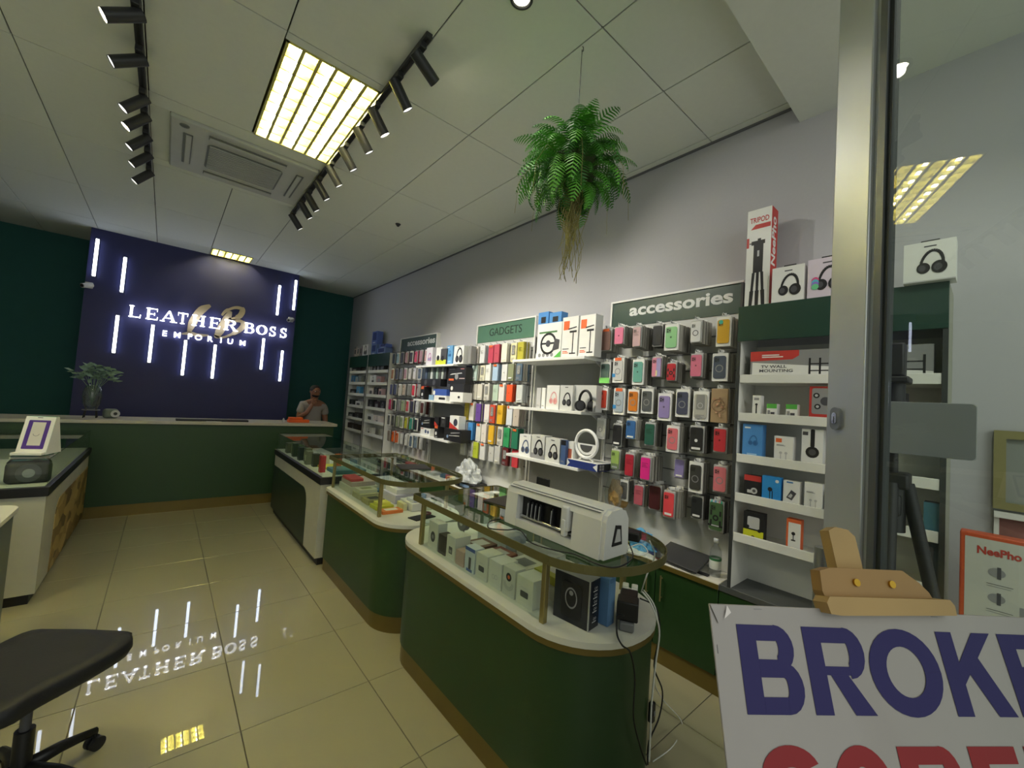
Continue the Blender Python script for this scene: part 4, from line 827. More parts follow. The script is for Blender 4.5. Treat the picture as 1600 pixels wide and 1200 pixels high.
def packs(panel, py0, z0, y, z, w, h, t, n, label, style, col, extra, back, gap, group, name='phone_case_pack', xw=2.745, hero=True, cat='phone case'):
    "a hook with the front pack and n packs queued behind it; the front one sits farthest from the wall"
    L = n*gap+.03; xf = xw-L
    hook(panel, y, z+h+.012, L+.012, py0, z0)
    b, ch = pack_mesh(w, h, t, style, col, extra, hero)
    o = link(name, b.mesh(name), None, (xf, y, z), FACE_W, label, cat, group)
    if hero:
        for nm, cb in ch: cb.build(nm, o)
    rr_ = random.Random(int(y*1000+z*777))
    for k in range(1, n):
        hx = back[rr_.randrange(len(back))]
        if 'far accessories' in label:
            x_, y2, z2 = xf+k*gap, y+rr_.uniform(-.003, .003), z+rr_.uniform(-.004, .004); STUFF.box(x_, y2-w/2, z2, x_+t, y2+w/2, z2+h, M(hx, .4)); continue
        key = (round(w, 3), round(h, 3), t, hx)
        if key not in CN: CN[key] = MB().box(-w/2, 0, 0, w/2, t, h, M(hx, .4)).add([(-w*.16, .001, h), (w*.16, .001, h), (w*.16, .003, h), (-w*.16, .003, h), (-w*.16, .001, h+.02), (w*.16, .001, h+.02), (w*.16, .003, h+.02), (-w*.16, .003, h+.02)], [(0, 1, 5, 4), (1, 2, 6, 5), (2, 3, 7, 6), (3, 0, 4, 7), (4, 5, 6, 7)], WHT).mesh('pack_behind')
        q = link(name, CN[key], None, (xf+k*gap, y+rr_.uniform(-.003, .003), z+rr_.uniform(-.004, .004)), FACE_W, 'pack behind the '+label, cat, 'packs behind the '+label)
        q.rotation_euler.y = rr_.uniform(-.02, .02)
    return o
GB1 = ['8f8d84', '9c9a90', '84827a', '6c6a64', 'b5b2a8']; GB2 = ['55534e', '3e3d3b', '6a6863', '8a8880']
rown = ['top row', 'second row', 'third row', 'fourth row', 'fifth row', 'bottom row']
Z1, Z2 = .1583, .1667
def f1(x0, y0, x1, y1): return (930+x0*Z1, 480+y0*Z1, 930+x1*Z1, 480+y1*Z1)
def f2(x0, y0, x1, y1): return (930+x0*Z2, 650+y0*Z2, 930+x1*Z2, 650+y1*Z2)
FP = [ # rect, n, row, style, colour, extras, what
 (f1(55,215,165,440), 4, 0, 'case', '8a6a60', 'orange', 'white framed clear brown case with red header'), (f1(190,190,285,375), 8, 0, 'case', 'e07a9a', 'logo', 'bubblegum pink case'),
 (f1(370,185,455,400), 8, 0, 'case', 'c9a8aa', 'cam,lines', 'pale rose case'), (f1(565,170,665,390), 4, 0, 'clear', '23252a', 'logo', 'black case with small emblem'),
 (f1(685,170,820,425), 9, 0, 'box', '8fc890', 'cam,logo', 'mint green case in white box'), (f1(940,130,1050,360), 7, 0, 'case', 'd8d8d6', 'ring,rw,cam', 'white case with black ring'),
 (f1(1195,95,1340,385), 6, 0, 'box', 'd8a828', 'teal,cam', 'mustard yellow case in white box'),
 (f1(45,540,155,750), 4, 1, 'box', '5a7068', 'green,cam', 'grey green case with lime sticker'), (f1(175,500,280,745), 6, 1, 'box', 'c9c9c6', 'ring,cam,orange,bluetag', 'clear ring case with orange header, blue tag'),
 (f1(368,515,478,765), 6, 1, 'box', '6aa89a', 'cam,logo', 'teal case in white box'), (f1(558,485,658,700), 5, 1, 'case', 'd88aa0', 'cam,half', 'pink and lilac two-tone case'),
 (f1(705,545,800,735), 6, 1, 'case', 'b82a34', 'rug', 'red rugged case with black ring'), (f1(938,455,1058,700), 5, 1, 'case', 'd0708a', 'cam,logo', 'rose pink case with blue dot'),
 (f1(1155,455,1305,730), 6, 1, 'box', '434d5e', 'ring,cam', 'slate blue ring case in white box'),
 (f1(42,800,118,1015), 5, 2, 'box', 'c9402c', 'cam,logo', 'orange red case'), (f1(180,800,290,1060), 4, 2, 'box', 'a9b4bc', 'ring,cam,orange,bluetag', 'iridescent ring case with orange header'),
 (f1(322,810,430,1050), 4, 2, 'box', 'd07a28', 'cam,ring', 'orange ring case in white box'), (f1(455,805,568,1050), 5, 2, 'box', '55585a', 'cam,ring', 'dark grey ring case in white box'),
 (f1(618,850,748,1120), 5, 2, 'box', '9484b8', 'cam,logo', 'lilac case in white box hanging low'), (f1(795,810,928,1085), 5, 2, 'box', '474a5e', 'cam,ring', 'navy ring case in white box'),
 (f1(960,830,1125,1125), 5, 2, 'box', 'b4b2a8', 'window', 'white box with window and ring'), (f1(1142,805,1305,1140), 5, 2, 'solid', 'a88e6c', 'floral', 'kraft box with floral case'),
 (f2(15,20,90,215), 3, 3, 'box', 'd0d0ca', 'ring', 'white ring pack at the left end'), (f2(162,70,250,290), 4, 3, 'clear', '2a2a2c', 'tagw,cam', 'plain black case with orange tag'),
 (f2(287,30,383,225), 6, 3, 'case', '3a68a0', 'cam,tagw', 'blue case with white tag'), (f2(462,60,560,285), 5, 3, 'clear', '2c5c4c', 'lines', 'bottle green case'),
 (f2(667,90,783,340), 6, 3, 'box', 'd87078', 'cam,ring', 'salmon pink ring case'), (f2(882,90,1020,345), 5, 3, 'clear', '242426', 'cam,dot,tagw', 'black case with white disc'),
 (f2(1106,105,1235,350), 5, 3, 'clear', 'c4343e', 'cam,logo', 'bright red case at the right end'),
 (f2(147,310,230,510), 4, 4, 'case', '93b05e', 'cam,tagw', 'apple green case'), (f2(277,345,365,575), 5, 4, 'clear', 'b0283c', 'lines', 'crimson case in grey pack'),
 (f2(422,375,520,610), 8, 4, 'clear', 'e0288a', 'lines', 'hot pink case'), (f2(742,395,840,590), 2, 4, 'clear', '8a80b4', 'tagw', 'lilac case hanging close to the board'),
 (f2(877,430,1005,720), 5, 4, 'box', '3c3c38', 'cam,ring', 'black ring case in white box'), (f2(1102,460,1235,725), 4, 4, 'clear', 'd87880', 'cam,ring', 'pink ring case at the right end'),
 (f2(232,600,305,795), 3, 5, 'box', '5a5a58', 'lines', 'white box with dark print'), (f2(362,640,455,845), 3, 5, 'clear', 'b85a68', 'lines', 'dusty rose case'),
 (f2(500,640,620,890), 4, 5, 'clear', '4a1e22', '', 'dark maroon wallet case'), (f2(636,700,745,960), 8, 5, 'clear', 'e04a52', 'cam,tagw', 'coral red case'),
 (f2(897,740,1010,970), 4, 5, 'clear', '2a2c2c', 'cam,tagw', 'black case'), (f2(1062,790,1205,1090), 4, 5, 'clear', '4c6a44', 'rug,cam,holo', 'olive rugged case with holographic header')]
for (x0, y0, x1, y1), n, row, st, col, ex, what in FP:
    n += 1; gap = .0185; t = .013; xf = 2.745-(n*gap+.03); ym_ = (y0+y1)/2
    a, c = at(x0, ym_, 'x', xf), at(x1, ym_, 'x', xf); zt = at((x0+x1)/2, y0, 'x', xf).z; zb = at((x0+x1)/2, y1, 'x', xf).z
    w = min(max(.062, a.y-c.y), .098); h = zt-zb
    packs(PF, 1.535, .64, (a.y+c.y)/2, zb, w, h, t, n, what+', '+rown[row]+' of large board', st, col, ex, GB2 if st in ('clear',) and col[0] in '234' else GB1, gap, 'front packs on the large accessories board')
# smaller boards: rows of hooks
def rows_on(panel, yc, y0, y1, data, boardname, cat, name, style_of):
    for ri, (zt, h, cols) in enumerate(data):
        n = len(cols)
        for k, hx in enumerate(cols):
            if hx is None: continue
            y = y1-.06-(y1-y0-.12)*k/(n-1); w = (y1-y0-.1)/n*.78
            w = min(w, .085); nm = ['first', 'second', 'third', 'fourth', 'fifth', 'sixth', 'seventh', 'eighth', 'ninth', 'tenth'][k]
            st, ex, cnt, bk = style_of(ri, k, hx)
            packs(panel, yc, .64, y, zt-h, w, h, .014, cnt, '%s pack, %s hook, %s, %s' % (cname(hx), nm, rown[ri], boardname), st, hx, ex, bk, .021, 'front packs on the '+boardname, name, hero=False, cat=cat)
def cname(hx):
    r, g, b_ = [int(hx[i:i+2], 16) for i in (0, 2, 4)]; mx, mn = max(r, g, b_), min(r, g, b_)
    if mx-mn < 24: return 'white' if mx > 205 else 'light grey' if mx > 150 else 'grey' if mx > 95 else 'black'
    if r == mx: k = 'red' if g < 90 and b_ < 110 else 'pink' if b_ > g else 'orange' if b_ < 70 and g < 150 else 'yellow' if b_ < 90 else 'cream' if mx > 180 else 'brown'
    elif g == mx: k = 'green'
    else: k = 'purple' if r > g+12 else 'blue'
    return ('dark ' if mx < 110 else 'pale ' if mn > 150 else '')+k
zr = [at(632, q, 'x', 2.62).z for q in (550, 575, 600, 625, 651, 678)]
BR = [['2b3a4c', '9fc3cc', '3a3a44', 'b08a8a', '3c3438', 'd8486a', 'b8909a', 'c9a0a4'], ['b5835f', '50525e', '8d9098', 'b88f98', 'e8e4de', 'd9d6dc', '5b6a80', '3d4850'],
      ['565b80', '5a5f7a', 'cfc9c0', 'c8b4a0', '8e8f88', 'd8324a', 'a09a98', 'c02a3a'], ['c72f62', '2b4034', '8a8a8c', '9bab84', 'c8505a', '3d3b50', 'cfd0d0', '5a2f2a'],
      ['6a6c6c', '4a4c4c', '8b9678', '93a07c', 'b3b23a', '3f9a86', '34343c', '2c2c30'], ['8a7f74', 'd9622a', 'e07040', 'd8d8d0', 'dcdcd4', '5e6d80', '7a8a98', 'c9c9c4']]
rows_on(PB_, 5.42, 4.86, 6.00, [(zr[i], .17, BR[i]) for i in range(6)], 'far accessories board', 'phone case', 'phone_case_pack',
        lambda ri, k, hx: (('case', 'box', 'clear')[(ri+k) % 3], ('cam', 'ring,cam', 'logo', 'lines')[(ri*3+k) % 4], 4 if ri != 5 else 3, [shade(hx, .8), shade(hx, 1.15), '6a6864', 'b8b5ac']))
STUFF.build('phone_case_packs', label='phone case packs crowded behind the front ones on the far accessories board', cat='phone cases', kind='stuff')
zr = [at(790, q, 'x', 2.62).z for q in (537, 569, 601, 634, 668, 700)]
DR = [['e8e2da', 'e6ded6', 'd9dcdc', 'c0485c', 'c05060', 'e4e0d0', 'e8e0b0', 'b8b040'], ['2c3358', 'c8dcd4', 'e0dcc0', 'e4e4dc', 'a8c0d8', 'dcdcd8', '8a9070', '5c6f80'],
      ['d8d4c4', 'd4d0c4', 'd0ccbf', 'd8d4c8', 'b8ccb8', 'e4ded6', 'e8582c', 'c8ccc8'], ['c8b43c', 'dcd8d0', '6a4a98', 'e4dcd8', 'd05038', 'e0b030', 'd8dce4', 'c4b8ac'],
      ['e0e2e8', '4a90d0', 'dcdcd4', 'e0d8d0', 'e0b030', 'd8d4c8', '3a9a60', '2f7a5c'], ['dcdcd4', 'd8d8d0', 'b8c43c', 'dcdcd8', 'c8c8c4', 'c4c4c0', '6a2a2c', 'c84048']]
rows_on(PD, 3.43, 2.93, 3.93, [(zr[i], .19 if i in (0, 3, 4) else .17, DR[i]) for i in range(6)], 'gadgets board', 'accessory', 'accessory_pack',
        lambda ri, k, hx: ('solid', ('tagw', 'lines', 'logo', 'window', 'orange')[(ri*2+k*3) % 5], 5 if (k+ri) % 3 else 4, [shade(hx, .92), shade(hx, .8), 'b8b5a8', 'c9c6ba']))
# ------------------------------------------------------------------ goods in the nearest counter
ZD = .7245
def stand_box(y0, w, h, d, mat, label, draw=None, x=1.268, z=ZD, name='product_box', cat='box', group=None, rz=0):
    b = carton(w, h, d, mat, draw); return link(name, b.mesh(name), None, (x, y0-w/2, z), FACE_W+rz, label, cat, group)
WB2 = M('d6d4c8', .45)
def d_roundpic(b, w, h, d): b.disc(0, h*.45, w*.24, K2, sy=1.2); b.disc(0, h*.45, w*.12, K3, -.0014)
def d_camw(b, w, h, d): b.rrect(-w*.2, h*.25, w*.22, h*.55, .004, K2); b.rect(-w*.12, h*.3, w*.14, h*.42, K3, -.0012)
def d_spiral(b, w, h, d):
    b.disc(0, h*.68, w*.22, K1); b.disc(0, h*.68, w*.1, ORG, -.0014)
    for k in range(3): b.ring(0, h*.5, w*(.26+.07*k), w*(.28+.07*k), K3, -.0012, PI, 2*PI)
def d_pod(b, w, h, d): b.rrect(-w*.24, h*.3, w*.24, h*.52, .006, K2); bars(b, -w*.2, w*.2, h*.62, 2, h*.012, LGREY)
FB = [(.105, .15, .06, WB2, 'white boxed webcam, farthest in the front row of the nearest counter', d_roundpic), (.075, .105, .06, M('3c342c', .5), 'dark brown box beside the boxed webcam in the nearest counter', None),
      (.085, .125, .10, WB2, 'white box with small dark square picture beside the brown box', d_camw), (.075, .075, .10, M('b89c92', .5), 'low pinkish beige box in the front row of the nearest counter', None),
      (.085, .12, .06, M('c4ccd4', .4), 'clear and blue boxed figure in the front row of the nearest counter', lambda b, w, h, d: (b.rect(-w*.1, h*.1, w*.15, h*.6, K2), b.rect(-w*.5, h*.85, w*.5, h, M('3a58a0', .5)), b.rect(-w*.3, 0, w*.3, h*.12, M('3a58a0', .5)))),
      (.095, .12, .10, WB2, 'white earbud box with dark case picture in the nearest counter', d_pod), (.095, .12, .10, M('dcdad0', .45), 'white earbud box with pale print in the nearest counter', lambda b, w, h, d: (b.ring(-w*.1, h*.4, .008, .011, LGREY), b.ring(w*.12, h*.42, .008, .011, LGREY))),
      (.085, .125, .06, M('cfcdc2', .45), 'white box with black and orange dial picture in the nearest counter', d_spiral), (.105, .12, .10, WB2, 'white box with grey case picture next to the brass post', d_pod)]
y = 2.16
for w, h, d, m, lab, dr in FB: stand_box(y, w, h, d, m, lab, dr, x=1.262); y -= w+.012
# taller pieces and flat boxes behind the front row
def flat(x0, y0, x1, y1, z0, z1, hx, label, draw=None, rz=0, name='flat_box', cat='box', group=None):
    cx, cy = (x0+x1)/2, (y0+y1)/2; b = MB(); b.bbox(x0-cx, y0-cy, 0, x1-cx, y1-cy, z1-z0, M(hx, .5), .002, 1)
    if draw:
        K = b.T; b.T = Matrix.Translation((0, 0, z1-z0+.0006)) @ Matrix.Rotation(-PI/2, 4, 'Z') @ Matrix.Rotation(-PI/2, 4, 'X') @ Matrix.Translation((0, 0, 0)); b.T = K
        w, l = x1-x0, y1-y0; b.add([(-w*.3, -l*.3, z1-z0+.0008), (w*.3, -l*.3, z1-z0+.0008), (w*.3, l*.3, z1-z0+.0008), (-w*.3, l*.3, z1-z0+.0008)], [(0, 1, 2, 3)], M(draw, .4))
    return link(name, b.mesh(name), None, (cx, cy, z0+.0003), rz, label, cat, group)
IN = ' inside the nearest counter'
flat(1.40, 1.86, 1.55, 2.0, ZD, ZD+.05, '6a4a38', 'brown wooden box with silver lid plate, farther one'+IN, 'b8b8b4')
flat(1.40, 1.68, 1.55, 1.83, ZD, ZD+.05, '7a4436', 'reddish brown wooden box with silver lid plate, nearer one'+IN, 'b0b0ac')
flat(1.42, 1.48, 1.56, 1.64, ZD, ZD+.06, 'c9c7ba', 'white box with grey window lying flat'+IN, '6a6c68')
flat(1.40, 1.22, 1.58, 1.45, ZD, ZD+.055, 'd0cfc0', 'wide cream box lying flat'+IN)
flat(1.42, 1.24, 1.60, 1.42, ZD+.056, ZD+.095, 'c8c44c', 'white and yellow-green box stacked on the wide cream box', 'd8d6c8')
flat(1.60, 1.50, 1.74, 1.75, ZD, ZD+.07, 'cfcec6', 'pale flat box by the rear edge'+IN)
flat(1.58, 1.82, 1.74, 2.10, ZD, ZD+.09, 'b9c2c4', 'grey blue flat box at the far rear corner'+IN, 'd4d4d0')
t = thing('fan', 'small grey clip fan with orange base at the far end inside the nearest counter', 'fan', (1.47, 2.10, ZD))
MB().cyl((0, 0, 0), (0, 0, .012), .035, ORG, 18).build('base', t); MB().cyl((0, 0, .012), (0, 0, .09), .007, LGREY, 8).build('stem', t)
MB().cyl((-.02, 0, .12), (.015, 0, .12), .045, GREY, 20).cyl((-.024, 0, .12), (-.02, 0, .12), .015, LGREY, 12).build('fan_head', t)
t = thing('metal_tin', 'shiny metal tin between the flat boxes inside the nearest counter', 'tin', (1.46, 1.20, ZD))
MB().cyl((0, 0, 0), (0, 0, .04), .04, CHROME, 24).build('can', t); MB().cyl((0, 0, .04), (0, 0, .048), .042, GREY, 24).build('lid', t)
# black boxed device and blue box at the open end
t = thing('black_gadget_box', 'tall black and silver box with white icons at the near end of the counter', 'box', (1.368, 1.11, ZD), .12)
b = MB(); b.box(-.038, -.085, 0, .038, .085, .19, M('23252a', .25)); b.box(-.038, -.085, .1901, .038, .085, .1915, M('a8aaa8', .3, .6))
b.box(-.0395, -.0865, 0, -.0345, -.0815, .192, M('b8bab8', .3, .6)); b.build('carton', t)
b = MB(); b.T = Matrix.Translation((0, -.0855, 0))
for k in range(5):
    z = .155-.027*k-(.012 if k == 4 else 0); b.ring(.0, z+.004, .004, .0055, LGREY); b.ring(.012, z+.004, .003, .0045, LGREY); b.rect(-.012, z-.010, .018, z-.006, LGREY)
b.T = Matrix.Translation((-.0385, 0, 0)) @ Matrix.Rotation(-PI/2, 4, 'Z'); b.rrect(-.05, .02, .05, .16, .02, K1, -.0008); b.ring(0, .10, .035, .042, K3, -.0012, sx=.7); b.disc(0, .12, .01, K3, -.0016)
b.build('icon_print', t)
t = thing('blue_box', 'upright slim blue box behind the black gadget box', 'box', (1.452, 1.09, ZD), .10)
MB().bbox(-.026, -.09, 0, .026, .09, .19, M('5b83b0', .4), .003).build('carton', t); MB().box(-.020, -.0908, .02, .020, -.0902, .17, M('6d94be', .4)).build('front_label', t)
# power strip with adapters and cables
t = thing('power_strip', 'grey power strip crowded with black adapters and white plugs on the counter end', 'power strip', (1.615, 1.02, ZD), -math.atan2(.30, .18))
MB().bbox(-.028, -.17, 0, .028, .17, .035, GREY, .006).build('body', t)
for y_, w_, h_ in ((-.12, .042, .075), (-.03, .036, .065)): MB().bbox(-w_, y_-.038, .035, w_, y_+.038, .035+h_, BLACK, .006).build('adapter', t)
for k in range(4): MB().bbox(-.02+.04*(k % 2)-.014, .045+.05*(k//2), .035, -.02+.04*(k % 2)+.014, .085+.05*(k//2), .075, WHITE, .004).build('plug', t)
def cable(label, pts, r, mat, ax, smooth=6):
    P = [at(p[0], p[1], p[2] if len(p) > 2 else ax[0], p[3] if len(p) > 2 else ax[1]) for p in pts]
    return cable3(label, P, r, mat, smooth)
def cable3(label, P, r, mat, n=6, name='cable'):
    P = [Vector(p) for p in P]; Q = []
    for i in range(len(P)-1):
        p0 = P[max(i-1, 0)]; p1 = P[i]; p2 = P[i+1]; p3 = P[min(i+2, len(P)-1)]
        for k in range(n):
            t = k/n; Q.append(.5*((2*p1)+(-p0+p2)*t+(2*p0-5*p1+4*p2-p3)*t*t+(-p0+3*p1-3*p2+p3)*t**3))
    Q.append(P[-1]); c = Q[0].copy(); return link(name, MB().tube([q-c for q in Q], r, mat, 6).mesh(name), None, c, None, label, 'cable')
KY = ('y', .872)
cable('black cable from the big adapter down the front of the nearest counter', [(975, 962, 'z', .80), (965, 962, 'z', .79), (964, 990, 'z', .735), (972, 1008)+('y', .868), (985, 1020)+KY, (992, 1060)+KY, (990, 1120)+KY, (1000, 1165)+KY, (1010, 1195)+KY], .0035, BLACK, KY)
cable('black cable with inline switch hanging at the right end of the counter', [(1000, 935, 'z', .80), (1025, 950, 'z', .76), (1031, 990, 'y', .93), (1022, 1040, 'y', .93), (1035, 1080, 'y', .93), (1030, 1120, 'y', .93), (1014, 1160, 'y', .9), (1012, 1195, 'y', .88)], .0035, BLACK, KY)
cable('thicker white cable running down the right end of the counter', [(1004, 925, 'z', .80), (1018, 945, 'z', .78), (1030, 985, 'y', .91), (1024, 1040, 'y', .91), (1018, 1100, 'y', .90), (1016, 1150, 'y', .89), (1014, 1190, 'y', .88)], .004, WHITE, KY)
cable('thin white cable looping from the power strip onto the floor tiles', [(1006, 922, 'z', .80), (1024, 950, 'z', .77), (1029, 1000, 'y', .95), (1022, 1060, 'y', .95), (1035, 1092, 'z', .3), (1066, 1130, 'z', .006), (1052, 1165, 'z', .006), (1020, 1190, 'z', .02)], .0025, WHITE, KY)
cable('white cable arching from the glass top down to the power strip', [(1015, 845, 'z', 1.02), (1023, 868, 'y', 1.0), (1010, 900, 'z', .95), (1002, 925, 'z', .81)], .003, WHITE, KY)
p = at(1018, 1112, 'y', .905)
t = thing('inline_switch', 'small black inline switch on the cable at the counter end', 'switch', p); MB().bbox(-.014, -.012, -.04, .014, .01, .04, BLACK, .006).build('housing', t); MB().bbox(-.006, -.016, -.01, .006, -.012, .01, GREY, .002).build('rocker', t)
# ------------------------------------------------------------------ cutting plotter on the glass top
t = thing('cutting_plotter', 'white desktop cutting plotter with black roller slot on the nearest glass top', 'plotter', (1.42, 1.27, 1.0145)); ox, oy = 1.42, 1.27
PW = M('dcdcd8', .35, name='plotter_white'); y0, y1 = .965-oy, 1.565-oy
prof = [(-.088, .0), (.075, .0), (.085, .02), (.078, .15), (.055, .185), (.02, .195), (-.045, .192), (-.072, .175), (-.080, .15)]
def pr(b, a, c, m, pf=prof): b.prism(pf, a, c, 'y', m)
b = MB(); pr(b, y0+.02, y0+.165, PW); b.prism([(x*.94, .004+z*.95) for x, z in prof], y0, y0+.02, 'y', PW); b.build('end_housing', t)
b = MB(); pr(b, y1-.085, y1-.008, PW); b.prism([(x*.95, .003+z*.96) for x, z in prof], y1-.008, y1, 'y', PW); b.build('end_housing', t)
b = MB(); pr(b, y0+.165, y1-.085, PW, [(-.080, .150), (-.072, .175), (-.045, .192), (.02, .195), (.055, .185), (.078, .15), (.085, .02), (.075, 0), (.01, 0), (.01, .15)]); b.build('top_cover', t)
MB().box(-.086, y0+.166, 0, .009, y1-.086, .035, PW).build('front_sill', t)
MB().box(-.045, y0+.166, .036, .0095, y1-.086, .149, BLACK).build('slot_back', t)
for k in range(3): MB().box(-.076+.013*k*1.2, y0+.03, .1782+.006*k, -.070+.013*k*1.2, y1-.02, .180+.006*k, GREY).build('groove', t)
for k, yy in enumerate((.22, .26, .33, .42, .45, .48, .51)):
    b = MB(); b.bbox(-.066, yy*.85+y0-.006+.02, .055, -.04, yy*.85+y0+.006+.02, .13, M('202224', .3), .004); b.cyl((-.070, yy*.85+y0+.02, .060), (-.066, yy*.85+y0+.02, .120), .0035, CHROME, 8); b.build('pinch_roller', t)
b = MB(); b.cyl((-.06, y0+.17, .05), (-.06, y1-.09, .05), .006, CHROME, 10); b.build('drive_shaft', t)
b = MB(); b.bbox(-.092, y0+.185, .06, -.01, y0+.225, .165, PW, .008); b.bbox(-.096, y0+.195, .04, -.07, y0+.215, .11, PW, .004); b.build('blade_carriage', t)
tr = [(-.035, .05), (.03, .05), (.02, .125), (-.015, .13)]; ti = [(-.022, .064), (.018, .064), (.010, .112), (-.008, .115)]
b = MB(); b.prism(tr, y0-.004, y0, 'y', K1); b.prism(ti, y0-.006, y0-.004, 'y', LGREY); b.build('side_badge', t)
cable('thin black cable lying along the glass top in front of the plotter', [(783, 811), (765, 815), (764, 825), (790, 828), (812, 828), (830, 848), (868, 860), (898, 866), (935, 882), (965, 886), (988, 872), (984, 852), (973, 838)], .0028, BLACK, ('z', 1.0185))
t = thing('power_brick', 'black power adapter behind the plotter at the right end of the glass top', 'adapter', tuple(at(983, 842, 'z', 1.0145)), .4)
MB().bbox(-.035, -.05, 0, .035, .05, .04, BLACK, .006).build('housing', t); MB().cyl((0, .05, .02), (0, .07, .02), .006, BLACK, 8).build('cable_boot', t)
cable('white cable curling behind the plotter on the glass top', [(978, 858), (1000, 850), (1012, 862), (1000, 868), (978, 862)], .0025, WHITE, ('z', 1.018))
P = [at(q[0], q[1], 'z', 1.0148) for q in ((703, 790), (745, 774), (790, 766), (788, 788))]
def sheet(label, P, th, mat, name='black_pad', cat='pad'):
    c = P[0].copy(); b = MB(); b.add([p-c for p in P]+[p-c+Vector((0, 0, th)) for p in P], [(3, 2, 1, 0), (4, 5, 6, 7), (0, 1, 5, 4), (1, 2, 6, 5), (2, 3, 7, 6), (3, 0, 4, 7)], mat)
    return link(name, b.mesh(name), None, c, None, label, cat)
x_, y_ = 1.60, 1.90
flat(1.50, 1.66, 1.74, 1.96, 1.0145, 1.021, '1c1c1e', 'flat black cutting mat on the glass top behind the plotter', name='cutting_mat', cat='mat', rz=.15)
t = thing('card_reader_stand', 'black stepped device stand rising behind the plotter', 'stand', (1.63, 1.60, 1.0145), FACE_W)
MB().bbox(-.06, -.03, 0, .06, .05, .012, BLACK, .004).bbox(-.008, .0, .012, .008, .014, .14, BLACK, .003).build('base', t)
o = MB().bbox(-.085, -.012, .09, .085, .0, .14, K1, .004).build('lower_tray', t); MB().bbox(-.055, -.002, .135, .045, .008, .185, K1, .004).build('upper_tray', t)
# ------------------------------------------------------------------ goods in the middle counter
IN = ' inside the middle counter'
flat(1.28, 3.55, 1.52, 3.84, ZD, ZD+.06, 'c9c6b4', 'tall cream carton lying at the far end'+IN, 'd8d6c8')
flat(1.29, 3.56, 1.50, 3.82, ZD+.061, ZD+.10, 'b8a8a0', 'pinkish flat carton on the tall cream one'+IN)
flat(1.28, 3.33, 1.45, 3.50, ZD, ZD+.045, 'b9b48c', 'olive cream flat box second from the far end'+IN, 'c9c8b4')
flat(1.28, 3.15, 1.42, 3.29, ZD, ZD+.04, 'a8a070', 'olive green flat box near the front glass'+IN, '3c3c38')
flat(1.28, 2.98, 1.42, 3.11, ZD, ZD+.03, 'c4c43c', 'yellow green pack low at the front glass'+IN)
flat(1.28, 2.86, 1.44, 2.95, ZD, ZD+.022, 'd87838', 'flat white and orange pack by the brass post'+IN, 'dcd8cc')
flat(1.48, 3.10, 1.72, 3.36, ZD, ZD+.07, 'c9c4d0', 'pale lilac stack of cartons behind the front row'+IN, 'd8d4dc')
flat(1.50, 2.84, 1.70, 3.05, ZD, ZD+.06, 'd4d2c8', 'white carton behind the orange pack'+IN, 'b8b8b0')
flat(1.56, 3.42, 1.74, 3.80, ZD, ZD+.09, 'b4b8b4', 'large pale grey carton at the rear'+IN)
flat(1.46, 3.40, 1.53, 3.50, ZD, ZD+.05, '3a6a8a', 'small teal blue box'+IN)
flat(1.29, 3.58, 1.40, 3.80, ZD+.101, ZD+.125, 'c24a50', 'slim dull red pack on the pinkish carton'+IN)
flat(1.29, 3.36, 1.44, 3.48, ZD+.0455, ZD+.075, 'cfcdb8', 'cream packet stacked on the olive cream flat box'+IN, '8a8c60')
flat(1.50, 3.12, 1.70, 3.34, ZD+.0705, ZD+.11, 'dcdad2', 'white carton stacked on the pale lilac one'+IN, 'a8a4b4')
flat(1.46, 2.90, 1.49, 3.02, ZD, ZD+.05, 'd8d4a0', 'thin cream packet on edge beside the white carton'+IN)
flat(1.30, 3.00, 1.40, 3.09, ZD+.0305, ZD+.05, 'e0dc60', 'small bright yellow pack on the yellow green one'+IN)
flat(1.52, 2.86, 1.66, 2.98, ZD+.0605, ZD+.085, 'c4c6c8', 'grey packet stacked on the white carton'+IN)
t = thing('phone', 'dark phone with red ring holder at the open end of the middle counter', 'phone', (1.50, 2.68, ZD), .2)
MB().bbox(-.09, -.05, 0, .09, .05, .008, K1, .003).build('body', t); MB().tube([(.05+.03*math.cos(a), .01+.03*math.sin(a), .022) for a in [2*PI*k/16 for k in range(16)]], .007, M('6a2a34', .4), 8, True).build('ring_holder', t)
t = thing('charging_puck', 'round white charging puck on the white edge of the middle counter', 'charger', (1.47, 2.56, ZD)); MB().lathe([(0, .0), (.028, 0), (.032, .006), (.03, .014), (0, .016)], WHITE, 24).build('disc', t)
flat(1.50, 2.98, 1.74, 3.22, 1.0145, 1.022, '202022', 'dark flat tablet lying on the middle glass top', name='tablet', cat='tablet', rz=-.25)
# ------------------------------------------------------------------ goods in the far white case
IN = ' in the white showcase'
for k, (y, w, h, hx, lab) in enumerate(((5.66, .10, .12, '5a5c48', 'olive box farthest'), (5.50, .12, .14, '8a8f6c', 'pale green box'), (5.33, .08, .15, '2c3a2c', 'dark green bottle box'), (5.20, .08, .15, '4a5c3c', 'moss green box'),
      (5.06, .09, .14, '26302a', 'near-black green box'), (4.92, .10, .15, '7a7a60', 'khaki box'), (4.76, .09, .14, '8a8a70', 'pale khaki box'), (4.60, .08, .13, '3a3c30', 'dark olive box'))):
    stand_box(y, w, h, .06, M(hx, .4), lab+' in the upright row'+IN, d_label(None, M(shade(hx, 1.5), .5)), x=1.20+.03*(k % 2), z=.8035, name='tall_box')
t = thing('red_bottle_box', 'tall bright red box standing at the near corner of the white showcase', 'box', (1.205, 4.22, .8035), FACE_W)
MB().bbox(-.03, 0, 0, .03, .05, .16, M('b8323a', .35), .004).build('carton', t); MB().box(-.024, -.001, .0, .024, -.0002, .03, M('c97860', .4)).build('label', t)
